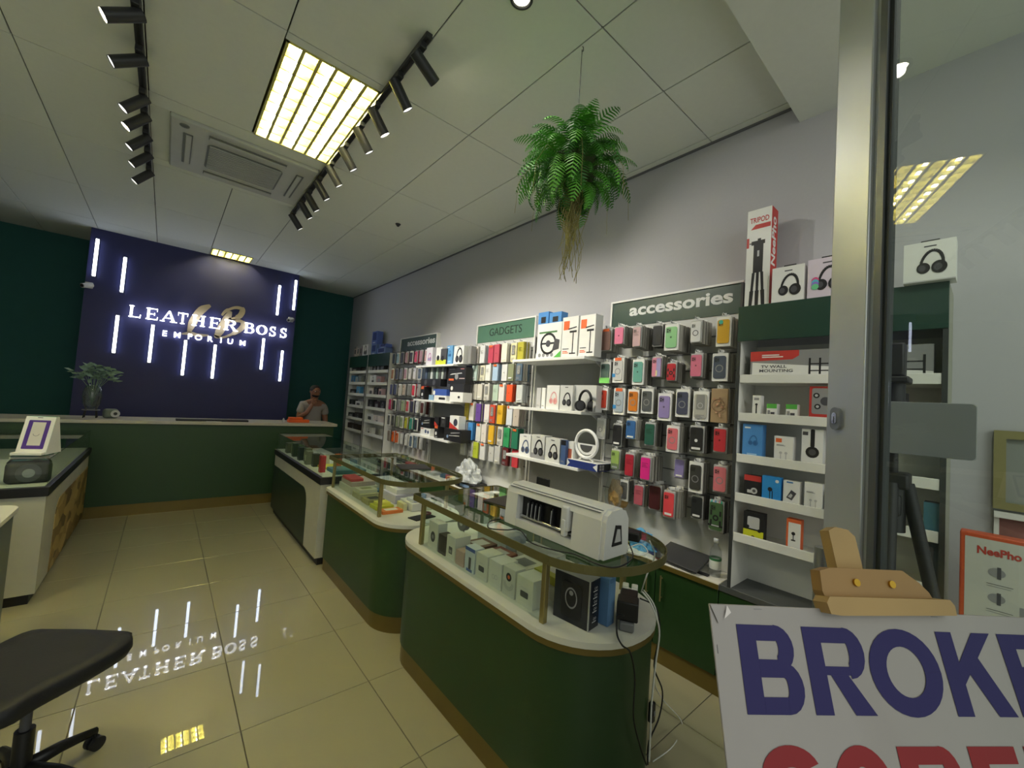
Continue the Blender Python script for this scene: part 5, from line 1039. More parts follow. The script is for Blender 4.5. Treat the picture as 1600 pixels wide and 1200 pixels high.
flat(1.27, 4.35, 1.46, 4.55, .8035, .825, 'c8c44c', 'flat yellow-green pack'+IN); flat(1.30, 4.04, 1.60, 4.30, .8035, .84, '4a7a8a', 'flat teal blue box at the near end'+IN, '6a94a0')
stand_box(4.72, .16, .12, .06, WB2, 'white box with dark picture behind the red one'+IN, d_camw, x=1.34, z=.8035); stand_box(4.46, .07, .14, .05, ORG, 'upright orange box behind the red one'+IN, None, x=1.42, z=.8035)
# ------------------------------------------------------------------ left showcase goods
t = thing('boombox', 'black portable speaker with a round cone at the near corner of the left showcase', 'speaker', (-.67, 4.42, .8035), .15)
MB().bbox(-.12, -.05, 0, .10, .06, .15, M('2c2c2c', .6), .03, 4).build('body', t); MB().cyl((-.01, -.056, .075), (-.01, -.048, .075), .062, K2, 28).cyl((-.01, -.060, .075), (-.01, -.056, .075), .03, K3, 20).build('speaker_cone', t)
MB().tube([(-.11, 0, .14), (-.09, 0, .175), (.07, 0, .175), (.09, 0, .14)], .008, K1, 8).build('handle', t)
t = thing('keyed_device', 'long black device with a row of light keys in the left showcase', 'device', (-.95, 4.42, .8035))
MB().bbox(-.16, -.05, .0, .12, .05, .13, K1, .008).build('body', t)
for k in range(8): MB().box(-.14+.032*k, -.052, .05, -.122+.032*k, -.0505, .062, LGREY).build('key', t)
stand_box(5.10, .18, .12, .12, M('2f5a60', .5), 'teal box halfway along the left showcase', d_label(None, M('4a8088', .5)), x=-.74, z=.8035, rz=PI)
stand_box(5.75, .22, .15, .14, M('3c4440', .5), 'dark grey box at the far end of the left showcase', d_label(None, K3), x=-.74, z=.8035, rz=PI)
t = thing('ring_speaker', 'dark green ring speaker lying behind the boombox in the left showcase', 'speaker', (-.70, 4.78, .8035)); MB().tube([(.055*math.cos(2*PI*k/24), .012, .062+.055*math.sin(2*PI*k/24)) for k in range(24)], .014, M('3c5a50', .5), 8, True).build('ring', t)
MB().cyl((0, 0, .062), (0, .03, .062), .05, K1, 24).build('cone', t)
# A-shaped display on the left showcase
t = thing('tabletop_display', 'small A-shaped stand, mint side and purple framed picture, on the left glass top', 'display stand', (-.66, 4.52, 1.0), -.30)
MINT = M('6fc8a0', .45); PUR = M('4a2a8a', .5)
b = MB(); b.prism([(-.10, 0), (.08, 0), (.015, .265), (-.02, .265)], -.075, .085, 'x', MINT); b.add([(.0852, -.10, 0), (.0852, .08, 0), (.0852, .015, .265), (.0852, -.02, .265)], [(0, 1, 2, 3)], WHITE); b.build('stand', t)
T_ = Matrix.Translation((.005, -.10, 0)) @ Matrix.Rotation(-math.atan2(.08, .265), 4, 'X'); b = MB(); b.T = T_
b.rect(-.08, .0, .08, .277, WHITE, -.001); b.build('front_board', t)
b = MB(); b.T = T_; b.rrect(-.058, .04, .058, .25, .006, PUR, -.0018); b.rect(-.034, .065, .036, .235, M('cfccc4', .6), -.0026); b.ring(0, .15, .014, .018, K3, -.0034, PI, 2*PI); b.rect(-.018, .266, .010, .270, K1, -.0026); b.build('framed_picture', t)
MB().bbox(-.075, -.15, .0, .085, -.099, .02, WHITE, .004).build('front_ledge', t)
# ------------------------------------------------------------------ things on the wall counter
ZW = .6385
t = thing('water_bottle', 'clear plastic water bottle with green and white label on the wall counter', 'bottle', (2.635, 1.085, ZW))
MB().lathe([(0, .001), (.03, .0), (.033, .01), (.033, .06), (.031, .065), (.033, .07), (.033, .13), (.030, .155), (.014, .185), (.013, .20), (0, .20)], CLEAR, 24).build('body', t)
MB().lathe([(.0335, .045), (.0338, .046), (.0338, .095), (.0335, .096)], M('dfe3dc', .5), 24).lathe([(.034, .096), (.034, .11)], M('3a7a4a', .5), 24).build('label', t)
MB().lathe([(.0, .222), (.014, .222), (.015, .215), (.015, .198), (.0, .198)], M('d8dcdc', .4), 16).build('cap', t)
o = link('laptop', MB().bbox(-.095, -.15, 0, .095, .15, .014, M('3a3a3c', .5), .004).mesh('laptop'), None, (2.625, 1.285, ZW+.045), None, 'dark grey laptop leaning at an angle beside the water bottle', 'laptop', rot=(0, -.36, -.12))
o = link('notebook', MB().bbox(-.07, -.09, 0, .07, .09, .01, M('23285a', .5), .002).add([(-.06, .03, .0104), (-.01, .03, .0104), (-.01, .08, .0104), (-.06, .08, .0104)], [(0, 1, 2, 3)], YEL).mesh('notebook'), None, (2.68, 1.50, ZW+.002), -.3, 'navy notebook with yellow corner between laptop and blue cloth', 'notebook')
rnd = random.Random(9); bm = bmesh.new(); bmesh.ops.create_icosphere(bm, subdivisions=4, radius=1)
from mathutils import noise
def crumple(bm, sx, sy, sz, k, seed, flatz=True):
    for v in bm.verts:
        p = v.co.copy(); n = noise.noise(p*k+Vector((seed, 0, 0)))+.5*noise.noise(p*k*2.3+Vector((0, seed, 0))); q = p*(1+.55*n)
        v.co = Vector((q.x*sx, q.y*sy, max(q.z, -.35 if flatz else -9)*sz+.35*sz*flatz))
crumple(bm, .055, .10, .085, 1.7, 3.0); link('cleaning_cloth', MB().bm(bm, M('5aa0cc', .9, name='blue_cloth'), False).mesh('cleaning_cloth'), None, (2.65, 1.60, ZW), 0, 'crumpled light blue cloth on the wall counter', 'cloth')
bm = bmesh.new(); bmesh.ops.create_icosphere(bm, subdivisions=4, radius=1); crumple(bm, .075, .15, .16, 1.5, 8.0)
link('plastic_bag', MB().bm(bm, M('bcc0c0', .4, coat=.2, name='white_plastic'), False).mesh('plastic_bag'), None, (2.60, 3.72, ZW+.075), .2, 'crumpled white plastic bag on the wall counter beyond the plotter', 'bag')
t = thing('black_machine', 'black and silver machine under the crumpled white bag on the wall counter', 'machine', (2.64, 3.70, ZW), 0); MB().bbox(-.09, -.19, 0, .09, .19, .075, K1, .015, 3).build('body', t); MB().box(-.0915, -.10, .02, -.0905, .08, .05, M('7a94b8', .4)).build('screen', t)
rnd = random.Random(21)
for k, (y, dx, w, l, h, hx, lab) in enumerate(((4.10, 0, .10, .12, .05, 'c9c48a', 'pale yellow packet beyond the white bag'), (4.32, .03, .08, .1, .04, '3c5a70', 'blue grey packet among the clutter'), (4.55, 0, .12, .16, .03, 'b4b8b8', 'pale tray of small parts'), (4.85, .02, .12, .2, .03, '5a6a60', 'dark green tray of small parts'),
    (5.15, 0, .12, .16, .06, 'a84a4a', 'dull red box at the far end'), (5.45, .0, .1, .14, .12, '3c4a48', 'dark box standing at the far end'), (3.35, .02, .10, .16, .03, 'c9c9c4', 'white carton near the black machine'), (3.10, 0, .1, .12, .10, '7a9a5a', 'green carton beside the white one'),
    (2.90, .0, .09, .1, .12, 'c86a3a', 'orange carton'), (2.72, .02, .09, .12, .11, 'd0c040', 'yellow carton next to the orange one'), (1.72, .02, .08, .08, .05, 'd8c850', 'small yellow packet beside the blue cloth'), (1.42, -.06, .06, .05, .012, 'c86a6a', 'small pinkish wrapper at the front edge beside the cloth'))):
    flat(2.66+dx-w/2, y-l/2, 2.66+dx+w/2, y+l/2, ZW, ZW+h, hx, lab+' on the wall counter', shade(hx, 1.2), name='packet', cat='packet', rz=rnd.uniform(-.2, .2))
flat(2.57, 1.10, 2.60, 1.19, ZW, ZW+.01, '1c1c1e', 'small black phone at the front edge beside the bottle', name='phone', cat='phone')
t = thing('blue_label_bottle', 'clear bottle with blue label behind the plotter on the wall counter', 'bottle', (2.62, 1.83, ZW))
MB().lathe([(0, 0), (.034, 0), (.036, .02), (.036, .22), (.02, .27), (.014, .285), (.014, .31), (0, .31)], CLEAR, 20).build('body', t); MB().lathe([(.0366, .12), (.0366, .19)], M('3a68b8', .4), 20).build('label', t)
bm = bmesh.new(); bmesh.ops.create_icosphere(bm, subdivisions=3, radius=1); crumple(bm, .055, .07, .11, 1.6, 5.0, False)
t = thing('hanging_bag', 'clear bag with brownish contents hanging at the lower left of the large board', 'bag', (2.66, 1.83, .98)); MB().bm(bm, M('a88850', .8), False).build('contents', t).location = (0, 0, -.02)
MB().prism([(-.06, -.14), (.06, -.14), (.08, 0), (.03, .22), (-.03, .22), (-.08, 0)], -.05, -.045, 'x', CLEAR).tube([(-.045, 0, .22), (.084, 0, .23)], .003, HOOK, 6).build('plastic', t)
# ------------------------------------------------------------------ hanging fern
t = thing('hanging_fern', 'large bright green fern hanging from a ceiling wire with pale trailing roots', 'plant', (1.55, 1.44, 2.86))
MB().cyl((0, 0, .27), (0, 0, CEIL-2.86-.02), .0022, DARK, 6).tube([(0, 0, CEIL-2.86-.03), (.01, 0, CEIL-2.86-.02), (.008, 0, CEIL-2.86), (0, 0, CEIL-2.86)], .002, DARK, 6).build('wire', t)
bm = bmesh.new(); bmesh.ops.create_icosphere(bm, subdivisions=3, radius=.12); MB().bm(bm, M('3a4a24', .9, var=.3, bump=1, scale=40), True).build('moss_ball', t)
FERNS = [M(h, .55, var=.2, scale=14, name='fern_green') for h in ('4f9a2c', '3f8426', '68b43a', '2f6a20')]
def frond(L, droop, mat, seed, npair=16):
    r_ = random.Random(seed); b = MB(); P = []; p = Vector((0, 0, 0)); ang = .75+r_.uniform(-.1, .2)
    for i in range(npair+1):
        P.append(p.copy()); a = ang-droop*(i/npair)**1.2; p = p+Vector((math.cos(a), 0, math.sin(a)))*(L/npair)
    b.tube(P, [.0022*(1-.7*i/npair) for i in range(npair+1)], mat, 4)
    for i in range(2, npair+1):
        f = i/npair; ll = L*.20*(math.sin(PI*min(1, f*.92+.1))**.6)*(1 if f < .98 else .4); d = (P[i]-P[i-1]).normalized(); up = Vector((-d.z, 0, d.x))
        for s_ in (-1, 1):
            q = Vector((0, s_, 0))*.88+d*.45-up*.25; q.normalize(); wv = d*(L/npair)*.24
            tip = P[i]+q*ll+up*(-.15*ll); mid = P[i]+q*ll*.55
            b.add([P[i]-wv, mid-wv*.9, tip, mid+wv*.9, P[i]+wv], [(0, 1, 3, 4), (1, 2, 3)], mat)
    return b.mesh('frond')
FM = [frond(.30+.03*(k % 3), 1.5+.45*(k % 4), FERNS[k % 4], k) for k in range(12)]
rnd = random.Random(5)
for k in range(200):
    el = rnd.uniform(-1.15, 1.2); az = rnd.uniform(0, 2*PI); o = link('frond', FM[rnd.randrange(12)], t)
    r0 = .10; o.location = (r0*math.cos(az)*math.cos(el), r0*math.sin(az)*math.cos(el), r0*math.sin(el)-.01)
    o.rotation_euler = (rnd.uniform(-.35, .35), .45-el*.75, az); s_ = rnd.uniform(.55, .92)*(1 if el > -.5 else .8); o.scale = (s_, s_, s_)
b = MB(); ROOT = M('a39a5c', .8, var=.25, name='root'); rnd = random.Random(8)
for k in range(70):
    a = rnd.uniform(0, 2*PI); r0 = rnd.uniform(0, .08); L = rnd.uniform(.25, .56)*(1 if k % 5 else .7); P = []
    x, y = r0*math.cos(a), r0*math.sin(a)
    for i in range(9):
        f = i/8; P.append((x*(1-.5*f)+rnd.uniform(-.014, .014)+.03*math.sin(f*5+k), y*(1-.5*f)+rnd.uniform(-.014, .014), -.05-L*f))
    b.tube(P, .0016, ROOT, 3)
for k in range(8):
    a = k*.8; b.tube([(.10*math.cos(a), .10*math.sin(a), .0), (.22*math.cos(a), .22*math.sin(a), .02), (.29*math.cos(a), .29*math.sin(a), -.10), (.30*math.cos(a), .30*math.sin(a), -.26)], .0012, ROOT, 3)
b.build('trailing_roots', t)['kind'] = 'stuff'
# ------------------------------------------------------------------ glass door leaf with aluminium stile
al = math.radians(-33.75); nv = Vector((math.cos(al), math.sin(al), 0)); tv = Vector((math.sin(al)*-1, math.cos(al), 0))   # tv points to the leading edge
lead = Vector((1.600, .323, 0))
t = thing('glass_door', 'open glass shop door with wide aluminium stile, lock and pull handle', 'door', lead); t.rotation_euler.z = math.atan2(-tv.y, -tv.x)
# local: +x from the leading edge back to the hinge, +y = ?
HT = 3.40; SW = .118
STL = M('c4c8ca', .36, .6, var=.03, name='satin_aluminium'); GSK = M('2e3232', .6)
MB().bbox(0, -.025, .02, SW, .025, HT, STL, .004).build('lock_stile', t)
MB().box(SW, -.012, .10, SW+.014, .012, HT-.02, STL).box(SW+.014, -.018, .12, SW+.034, .018, HT-.08, M('6a6e70', .4, .6)).box(SW+.034, -.010, .12, SW+.046, .010, HT-.08, GSK).build('glazing_bead', t)
MB().box(SW+.04, -.004, .12, .93, .004, HT-.08, DOORGLASS).build('pane', t)
MB().bbox(SW, -.025, .02, .95, .025, .12, STL, .004).build('bottom_rail', t); MB().bbox(SW, -.025, HT-.08, .95, .025, HT, STL, .004).build('top_rail', t)
MB().bbox(.93, -.025, .02, 1.0, .025, HT, STL, .004).build('hinge_stile', t)
def stile_pt(px, py, off=0):
    "distance along the leaf and height for a pixel on the door plane"
    d = CR*((px-800)/FPX) - CU*((py-600)/FPX) + CF; n = Vector((math.cos(al), math.sin(al), 0)); k = (n.dot(lead)+off)/n.dot(d); p = CAM+d*k
    return (p-lead).dot(-tv), p.z
side_ = -1 if (Matrix.Rotation(t.rotation_euler.z, 3, 'Z') @ Vector((0, 1, 0))).dot(CAM-lead) < 0 else 1     # which local y faces the viewer
u, z = stile_pt(1320, 655); s_ = side_
b = MB(); b.T = Matrix.Translation((u, s_*.025, z)) @ (Matrix.Rotation(PI, 4, 'Z') if s_ > 0 else Matrix.Identity(4))
b.prism([(p[0], p[1]) for p in rr2(-.016, -.034, .016, .034, .016)], -.010, 0, 'y', M('8c9094', .35, .5)); b.prism([(p[0], p[1]) for p in rr2(-.007, -.016, .007, .018, .007)], -.013, -.010, 'y', CHROME); b.rect(-.0012, -.012, .0012, .006, K1, -.0135); b.build('lock_cylinder', t)
for off, (px, py) in ((s_*.07, (1301, 850)), (-s_*.07, (1384, 853))):
    u = .045; zt = stile_pt(px, py)[1]
    o = MB().cyl((u, off, .55), (u, off, zt), .018, CHROME if False else M('9a9ea0', .3, .8), 18).cyl((u, off, zt-.10), (u, off*.35, zt-.10), .009, M('9a9ea0', .3, .8), 10).cyl((u, off, .65), (u, off*.35, .65), .009, M('9a9ea0', .3, .8), 10).build('pull_handle', t)
# ------------------------------------------------------------------ camera tripod with the silver laptop lid behind the door glass
tc_ = Vector((2.13, .245, 0)); t = thing('tripod', 'black camera tripod standing behind the door glass in front of the right unit', 'tripod', tc_)
b = MB(); b.cyl((0, 0, .95), (0, 0, 1.86), .016, K1, 14).cyl((0, 0, 1.22), (0, 0, 1.40), .040, K1, 14).bbox(-.05, -.05, 1.38, .05, .05, 1.44, K1, .01); b.build('centre_column', t)
b = MB(); b.bbox(-.035, -.03, 1.80, .035, .03, 1.93, K1, .008).bbox(-.055, -.045, 1.775, .055, .045, 1.80, K1, .006).cyl((0, 0, 1.70), (0, 0, 1.78), .032, K1, 14).cyl((.0, .0, 1.74), (.16, .16, 1.72), .008, K1, 8); b.build('pan_head', t)
for k, a in enumerate((1.75, -1.45, 3.2)):
    r1 = .33 if k != 1 else .30; e = Vector((r1*math.cos(a), r1*math.sin(a), .02)); h0 = Vector((.04*math.cos(a), .04*math.sin(a), 1.40)); mid = h0.lerp(e, .45)
    o = MB().cyl(h0, mid, .022, K1, 10, .020).cyl(mid, h0.lerp(e, .47), .027, K1, 10).cyl(h0.lerp(e, .47), h0.lerp(e, .80), .017, DARK, 10).cyl(h0.lerp(e, .80), h0.lerp(e, .82), .021, K1, 10).cyl(h0.lerp(e, .82), e, .012, DARK, 10).build('leg', t)
    MB().sph((e.x, e.y, .018), .018, K1, 6).build('foot', o)
    MB().cyl(h0.lerp(e, .42), (0, 0, .98), .006, K1, 8).build('brace', t)
MB().bbox(-.05, -.03, 1.28, .05, .03, 1.36, K1, .01).cyl((.05, 0, 1.32), (.09, 0, 1.32), .014, K1, 10).build('height_crank', t)
c0, c1, c2, c3 = at(1388, 628, 'x', 2.03), at(1526, 640, 'x', 2.03), at(1526, 722, 'x', 2.03), at(1388, 706, 'x', 2.03)
t = thing('silver_tablet', 'silver-grey laptop lid clamped to the tripod behind the door glass', 'laptop', (2.02, (c0.y+c1.y)/2, (c0.z+c3.z)/2), FACE_W)
w, h = abs(c0.y-c1.y), abs(c0.z-c3.z); b = MB(); b.prism(rr2(-w/2, -h/2, w/2, h/2, .012, 5), 0, .010, 'y', M('8e9092', .35, .5)); b.build('lid', t)
b = MB(); b.prism(rr2(-w/2-.002, -h/2-.002, w/2+.002, h/2+.002, .013, 5), .010, .016, 'y', M('c8caca', .3, .5)); b.build('bezel', t)
MB().bbox(-.03, .016, -.03, .03, .09, .03, K1, .004).build('clamp', t)
# ------------------------------------------------------------------ shop window display, far right
xq = 2.45; tl = at(1500, 828, 'x', xq); H_ = tl.z; wq = .30
t = thing('poster_box', 'tall orange edged tripod box with grey pictures behind the door glass', 'box', (xq, tl.y-wq/2, 0), FACE_W)
MB().bbox(-wq/2, 0, 0, wq/2, .07, H_, M('c8532c', .45, name='orange_card'), .006).build('carton', t)
b = MB(); b.rect(-wq/2+.014, .03, wq/2-.014, H_-.016, M('c6c6bc', .5), -.0008); b.build('front_panel', t)
b = MB(); a_, c_ = at(1527, 848, 'x', xq), at(1597, 866, 'x', xq); cy_ = (a_.y+c_.y)/2; u0 = tl.y-wq/2-cy_
fit_text(b, 'NeePho', Matrix.Translation((u0, -.002, H_-.075)), M('b83a30', .5), a_.y-c_.y, .030, .03)
for k in range(5):
    zc = H_-.135-.095*k; b.disc(u0-.005, zc, .022, K3, -.0014, 16, .8); b.rect(u0-.004, zc-.022, u0+.006, zc+.022, K2, -.0018); b.rect(u0-.03, zc-.045, u0+.035, zc-.043, K2, -.0014); b.rect(u0-.03, zc-.053, u0+.03, zc-.051, K3, -.0014)
b.rect(u0+.05, H_-.40, u0+.10, H_-.24, K3, -.0012); b.build('print', t)
t = thing('framed_board', 'wooden framed grey board on the wall at the right edge of the picture', 'picture frame', (2.798, at(1553, 672, 'x', 2.79).y-.16, at(1553, 793, 'x', 2.79).z), FACE_W)
hh = at(1553, 672, 'x', 2.79).z-at(1553, 793, 'x', 2.79).z; WF = M('8a8456', .6, name='olive_wood')
MB().box(-.16, -.028, 0, -.125, -.003, hh, WF).box(.125, -.028, 0, .16, -.003, hh, WF).box(-.125, -.028, hh-.035, .125, -.003, hh, WF).box(-.125, -.028, 0, .125, -.003, .03, WF).build('frame', t)
MB().box(-.125, -.012, .03, .125, -.006, hh-.035, M('8a8f8a', .5)).build('panel', t)
t = thing('framed_print', 'white rimmed red and brown print below the wooden framed board', 'picture', (2.798, at(1553, 800, 'x', 2.79).y-.16, at(1553, 795, 'x', 2.79).z-.33), FACE_W)
MB().box(-.16, -.04, .30, .16, -.002, .325, WHITE).box(-.16, -.02, 0, -.145, -.002, .30, WHITE).box(.145, -.02, 0, .16, -.002, .30, WHITE).build('rim', t)
MB().box(-.145, -.012, 0, .145, -.004, .30, M('8a5a54', .6, var=.5, scale=9)).build('print', t)
# ------------------------------------------------------------------ easel with the repair sign in the doorway
BU = Vector((.2042, .2559, .9449)).normalized(); BR_ = Vector((.8349, -.5494, -.0317)); BR_ = (BR_-BU*BR_.dot(BU)).normalized(); BN = BR_.cross(BU)   # BN: away from viewer or towards
if BN.dot(Vector((.511, .7954, -.3259))) > 0: BN = -BN
# local frame: x = right, y = into the board (away from the viewer), z = up
TLc = Vector((.7604, .3206, 1.2717))
def board_matrix(): 
    m = Matrix.Identity(4)
    for i, c in enumerate((BR_, -BN, BU)):
        for j in range(3): m[j][i] = c[j]
    return m
BM_ = board_matrix()
def board_obj(name, label, cat):
    o = thing(name, label, cat); m = BM_.copy(); m.translation = TLc; o.matrix_world = m; return o
SW_, SH_ = .875, .76
t = board_obj('repair_sign', 'large white sign board with navy and red capital letters on the wooden easel', 'sign')
PAPER = M('98928f', .42, var=.03, bump=.3, scale=14, coat=.25, name='sign_paper')
MB().bbox(0, 0, -SH_, SW_, .004, 0, PAPER, .0012, 1).build('board', t)
b = MB(); b.poly([(.0, -.001), (.030, -.001), (.022, -.022), (.012, -.03)], PAPER, -.003); b.poly([(.030, -.001), (.036, -.012), (.022, -.022)], M('d8cfcc', .3, coat=.6), -.006)
b.box(.085, -.0008, -.006, .10, .0, -.0052, GREY).box(.45, -.0008, -.006, .463, .0, -.0052, GREY).box(.006, -.0008, -.075, .0068, .0, -.062, GREY); b.build('curled_corner', t)
NV = M('180d54', .65, name='navy_print'); RD = M('84121a', .65, name='red_print')
def glyph(ch, x0, x1, z0, z1, mat, T=.034):
    "heavy condensed capital drawn as one flat filled shape"
    w, h = x1-x0, z1-z0; k = T; P = lambda L: [(x0+a, z0+c) for a, c in L]
    def half(cx, cz, rx, rz, a0, a1, n=10): return [(cx+rx*math.cos(a0+(a1-a0)*i/n), cz+rz*math.sin(a0+(a1-a0)*i/n)) for i in range(n+1)]
    L = []
    b = MB(); _p = b.poly; cnt = [0]
    def poly(L_, m_, y_): cnt[0] += 1; return _p(L_, m_, -.0010-.00001*cnt[0])
    b.poly = poly
    def strip(o, i):   # quads between outer and inner outlines
        for j in range(len(o)-1): b.poly([o[j], o[j+1], i[j+1], i[j]], mat, -.0012)
    def R(a, c, d, e): b.poly([(x0+a, z0+c), (x0+d, z0+c), (x0+d, z0+e), (x0+a, z0+e)], mat, -.0012)
    bar = .024
    if ch in 'BRP':
        R(0, 0, k, h); hm = h*.5 if ch == 'B' else h*.44
        r = (h-hm)/2; rx = w*.30; cx = w*(.93 if ch == 'B' else 1)-rx
        R(k, h-bar, cx, h); R(k, hm-(.011 if ch == 'B' else 0), cx, hm+bar-.011)
        o = half(x0+cx, z0+h-(h-hm+.004)/2, rx, (h-hm+.006)/2, PI/2, -PI/2); i = half(x0+cx, z0+h-(h-hm+.004)/2, max(.004, rx-k*.98), (h-hm+.006)/2-bar, PI/2, -PI/2); strip(o, i)
        if ch == 'B':
            cx = w-rx; R(k, 0, cx, bar); R(k, hm-.013, cx, hm+bar-.013); o = half(x0+cx, z0+(hm+.010)/2, rx, (hm+.010)/2, PI/2, -PI/2); i = half(x0+cx, z0+(hm+.01)/2, max(.004, rx-k*.98), (hm+.01)/2-bar, PI/2, -PI/2); strip(o, i)
        if ch == 'R': b.poly([(x0+w*.36, z0+hm), (x0+w*.36+k*1.0, z0+hm), (x0+w, z0), (x0+w-k*1.2, z0)], mat, -.0013)
    if ch == 'O': o = half(x0+w/2, z0+h/2, w/2, h/2+.002, 0, 2*PI, 32); i = half(x0+w/2, z0+h/2, w/2-k, h/2-.026, 0, 2*PI, 32); strip(o, i)
    if ch == 'C': o = half(x0+w/2, z0+h/2, w/2, h/2+.002, .18*PI, 1.82*PI, 28); i = half(x0+w/2, z0+h/2, w/2-k, h/2-.026, .18*PI, 1.82*PI, 28); strip(o, i)
    if ch == 'K': R(0, 0, k, h); b.poly([(x0+k, z0+h*.36), (x0+w-k*1.15, z0+h), (x0+w, z0+h), (x0+k, z0+h*.18)][::1], mat, -.0013) if False else None
    if ch == 'K': b.poly([(x0+k*.9, z0+h*.34), (x0+k*.9, z0+h*.60), (x0+w-k*1.35, z0+h), (x0+w-k*.18, z0+h)], mat, -.0013); b.poly([(x0+w*.36, z0+h*.56), (x0+w*.60, z0+h*.72), (x0+w, z0), (x0+w-k*1.15, z0)], mat, -.0014)
    if ch == 'E': R(0, 0, k, h); R(k, 0, w, bar); R(k, h-bar, w, h); R(k, h*.5-.012, w*.9, h*.5+.012)
    if ch == 'N': R(0, 0, k, h); R(w-k, 0, w, h); b.poly([(x0, z0+h), (x0+k, z0+h), (x0+w, z0), (x0+w-k, z0)], mat, -.0013)
    if ch == 'S':
        rx = w/2; rz = h*.275; o = half(x0+rx, z0+h-rz, rx, rz+.002, .12*PI, 1.5*PI, 20); i = half(x0+rx, z0+h-rz, rx-k, rz-.026, .12*PI, 1.5*PI, 20); strip(o, i)
        o = half(x0+rx, z0+rz-.0, rx, rz+.012, .5*PI, -.88*PI, 20); i = half(x0+rx, z0+rz, rx-k, rz-.016, .5*PI, -.88*PI, 20); strip(o, i)
    return b
for ch, x0, x1 in (('B', .046, .157), ('R', .171, .287), ('O', .292, .436), ('K', .447, .572), ('E', .582, .672), ('N', .688, .815)): glyph(ch, x0, x1, -.159, -.030, NV).build('navy_letter', t)
for ch, x0, x1 in (('S', .058, .162), ('C', .180, .292), ('R', .308, .422), ('E', .446, .540), ('E', .560, .654), ('N', .672, .795)): glyph(ch, x0, x1, -.331, -.2005, RD).build('red_letter', t)
t = board_obj('easel', 'pale wooden easel gripping the top of the white sign board', 'easel')
PINE = M('a48654', .5, var=.18, scale=5, bump=.2, name='pine'); PINE2 = M('947242', .5, var=.15, scale=6, name='pine_dark')
def wood(b, pts, y0, y1, m): b.prism(pts, y0, y1, 'y', m)
b = MB(); mu0, mu1 = .279, .338
wood(b, [(.296, -1.15), (.340, -1.15), (mu1-.0, .130), (.325, .142), (.298, .146), (.281, .138)], .010, .032, PINE); b.build('mast', t)
b = MB(); wood(b, [(.219, .030), (.222, .064), (.245, .070), (.400, .072), (.430, .052), (.446, .036), (.450, .026), (.222, .020)], -.012, .010, PINE2); b.build('clamp_block', t)
b = MB(); wood(b, [(.218, -.006), (.214, .012), (.222, .022), (.475, .026), (.482, .016), (.480, .000), (.24, -.008)], -.022, .009, PINE); b.build('clamp_lip', t)
for u in (.292, .367): MB().cyl((u, -.0122, .047), (u, -.016, .047), .0065, M('c89a3a', .25, .9), 16).build('brass_screw', t)
b = MB()
wood(b, [(.09, -1.10), (.12, -1.10), (.322, -.02), (.300, -.02)], .034, .050, PINE); wood(b, [(.52, -1.10), (.55, -1.10), (.340, -.02), (.318, -.02)], .034, .050, PINE); b.build('front_leg', t)
b = MB(); b.cyl((.318, .06, -.06), (.318, .62, -.95), .012, PINE, 8); b.build('rear_leg', t)
b = MB(); wood(b, [(.05, -SH_-.03), (.60, -SH_-.03), (.60, -SH_-.002), (.05, -SH_-.002)], -.03, .034, PINE); b.build('ledge', t)
# ------------------------------------------------------------------ office chair, bottom left
t = thing('office_chair', 'black padded office chair on a star base at the bottom left corner', 'chair', (-.30, 2.37, 0))
SEAT = M('17181b', .6, var=.15, bump=.2, scale=90, name='black_fabric')
pts = [at(px, py, 'z', .50) for px, py in ((207, 988), (196, 984), (96, 981), (30, 988), (-90, 1060), (-60, 1125), (8, 1112), (60, 1082), (150, 1035), (204, 1002))]
pts = [(p.x+.30, p.y-2.37) for p in pts]
b = MB(); n = len(pts); cxx = sum(p[0] for p in pts)/n; cyy = sum(p[1] for p in pts)/n
lay = [(.80, .432), (.94, .440), (1.0, .465), (.99, .492), (.94, .502), (.70, .506), (.35, .500)]
sm = []
for i in range(n):
    p0, p1, p2, p3 = [Vector(pts[(i+q) % n]) for q in (-1, 0, 1, 2)]
    for k in range(4):
        f = k/4; sm.append(.5*((2*p1)+(-p0+p2)*f+(2*p0-5*p1+4*p2-p3)*f*f+(-p0+3*p1-3*p2+p3)*f**3))
N = len(sm); vs = [(cxx+(p.x-cxx)*s0, cyy+(p.y-cyy)*s0, z) for s0, z in lay for p in sm]
fs = [(i*N+k, i*N+(k+1) % N, (i+1)*N+(k+1) % N, (i+1)*N+k) for i in range(len(lay)-1) for k in range(N)]+[list(range(N))[::-1], [(len(lay)-1)*N+k for k in range(N)]]
b.add(vs, fs, SEAT, True); b.build('seat', t)
MB().bbox(-.10, -.14, .395, .10, .10, .434, BLACK, .008).build('seat_plate', t)
hx_, hy_ = cxx, cyy; cxx, cyy = .01, -.04
b = MB(); b.cyl((cxx, cyy, .10), (cxx, cyy, .26), .028, BLACK, 16).cyl((cxx, cyy, .26), (cxx, cyy, .40), .016, K2, 12); b.build('gas_column', t)
q = at(150, 1140, 'z', .08); a0 = math.atan2(q.y-2.37-cyy, q.x+.30-cxx); R_ = Vector((q.x+.30-cxx, q.y-2.37-cyy)).length
for k in range(5):
    a = a0+k*2*PI/5; d = Vector((math.cos(a), math.sin(a), 0)); c = Vector((cxx, cyy, 0)); e = c+d*min(R_, .30)
    o = MB().tube([c+d*.02+Vector((0, 0, .115)), c+d*.12+Vector((0, 0, .105)), e+Vector((0, 0, .075))], [.026, .022, .015], BLACK, 8).build('base_leg', t)
    s2 = Vector((-d.y, d.x, 0)); b = MB()
    for g_ in (-1, 1): b.cyl(e+s2*g_*.006+Vector((0, 0, .027)), e+s2*g_*.024+Vector((0, 0, .027)), .027, K1, 16)
    b.cyl(e+Vector((0, 0, .03)), e+Vector((0, 0, .075)), .008, BLACK, 8); b.build('caster', o)
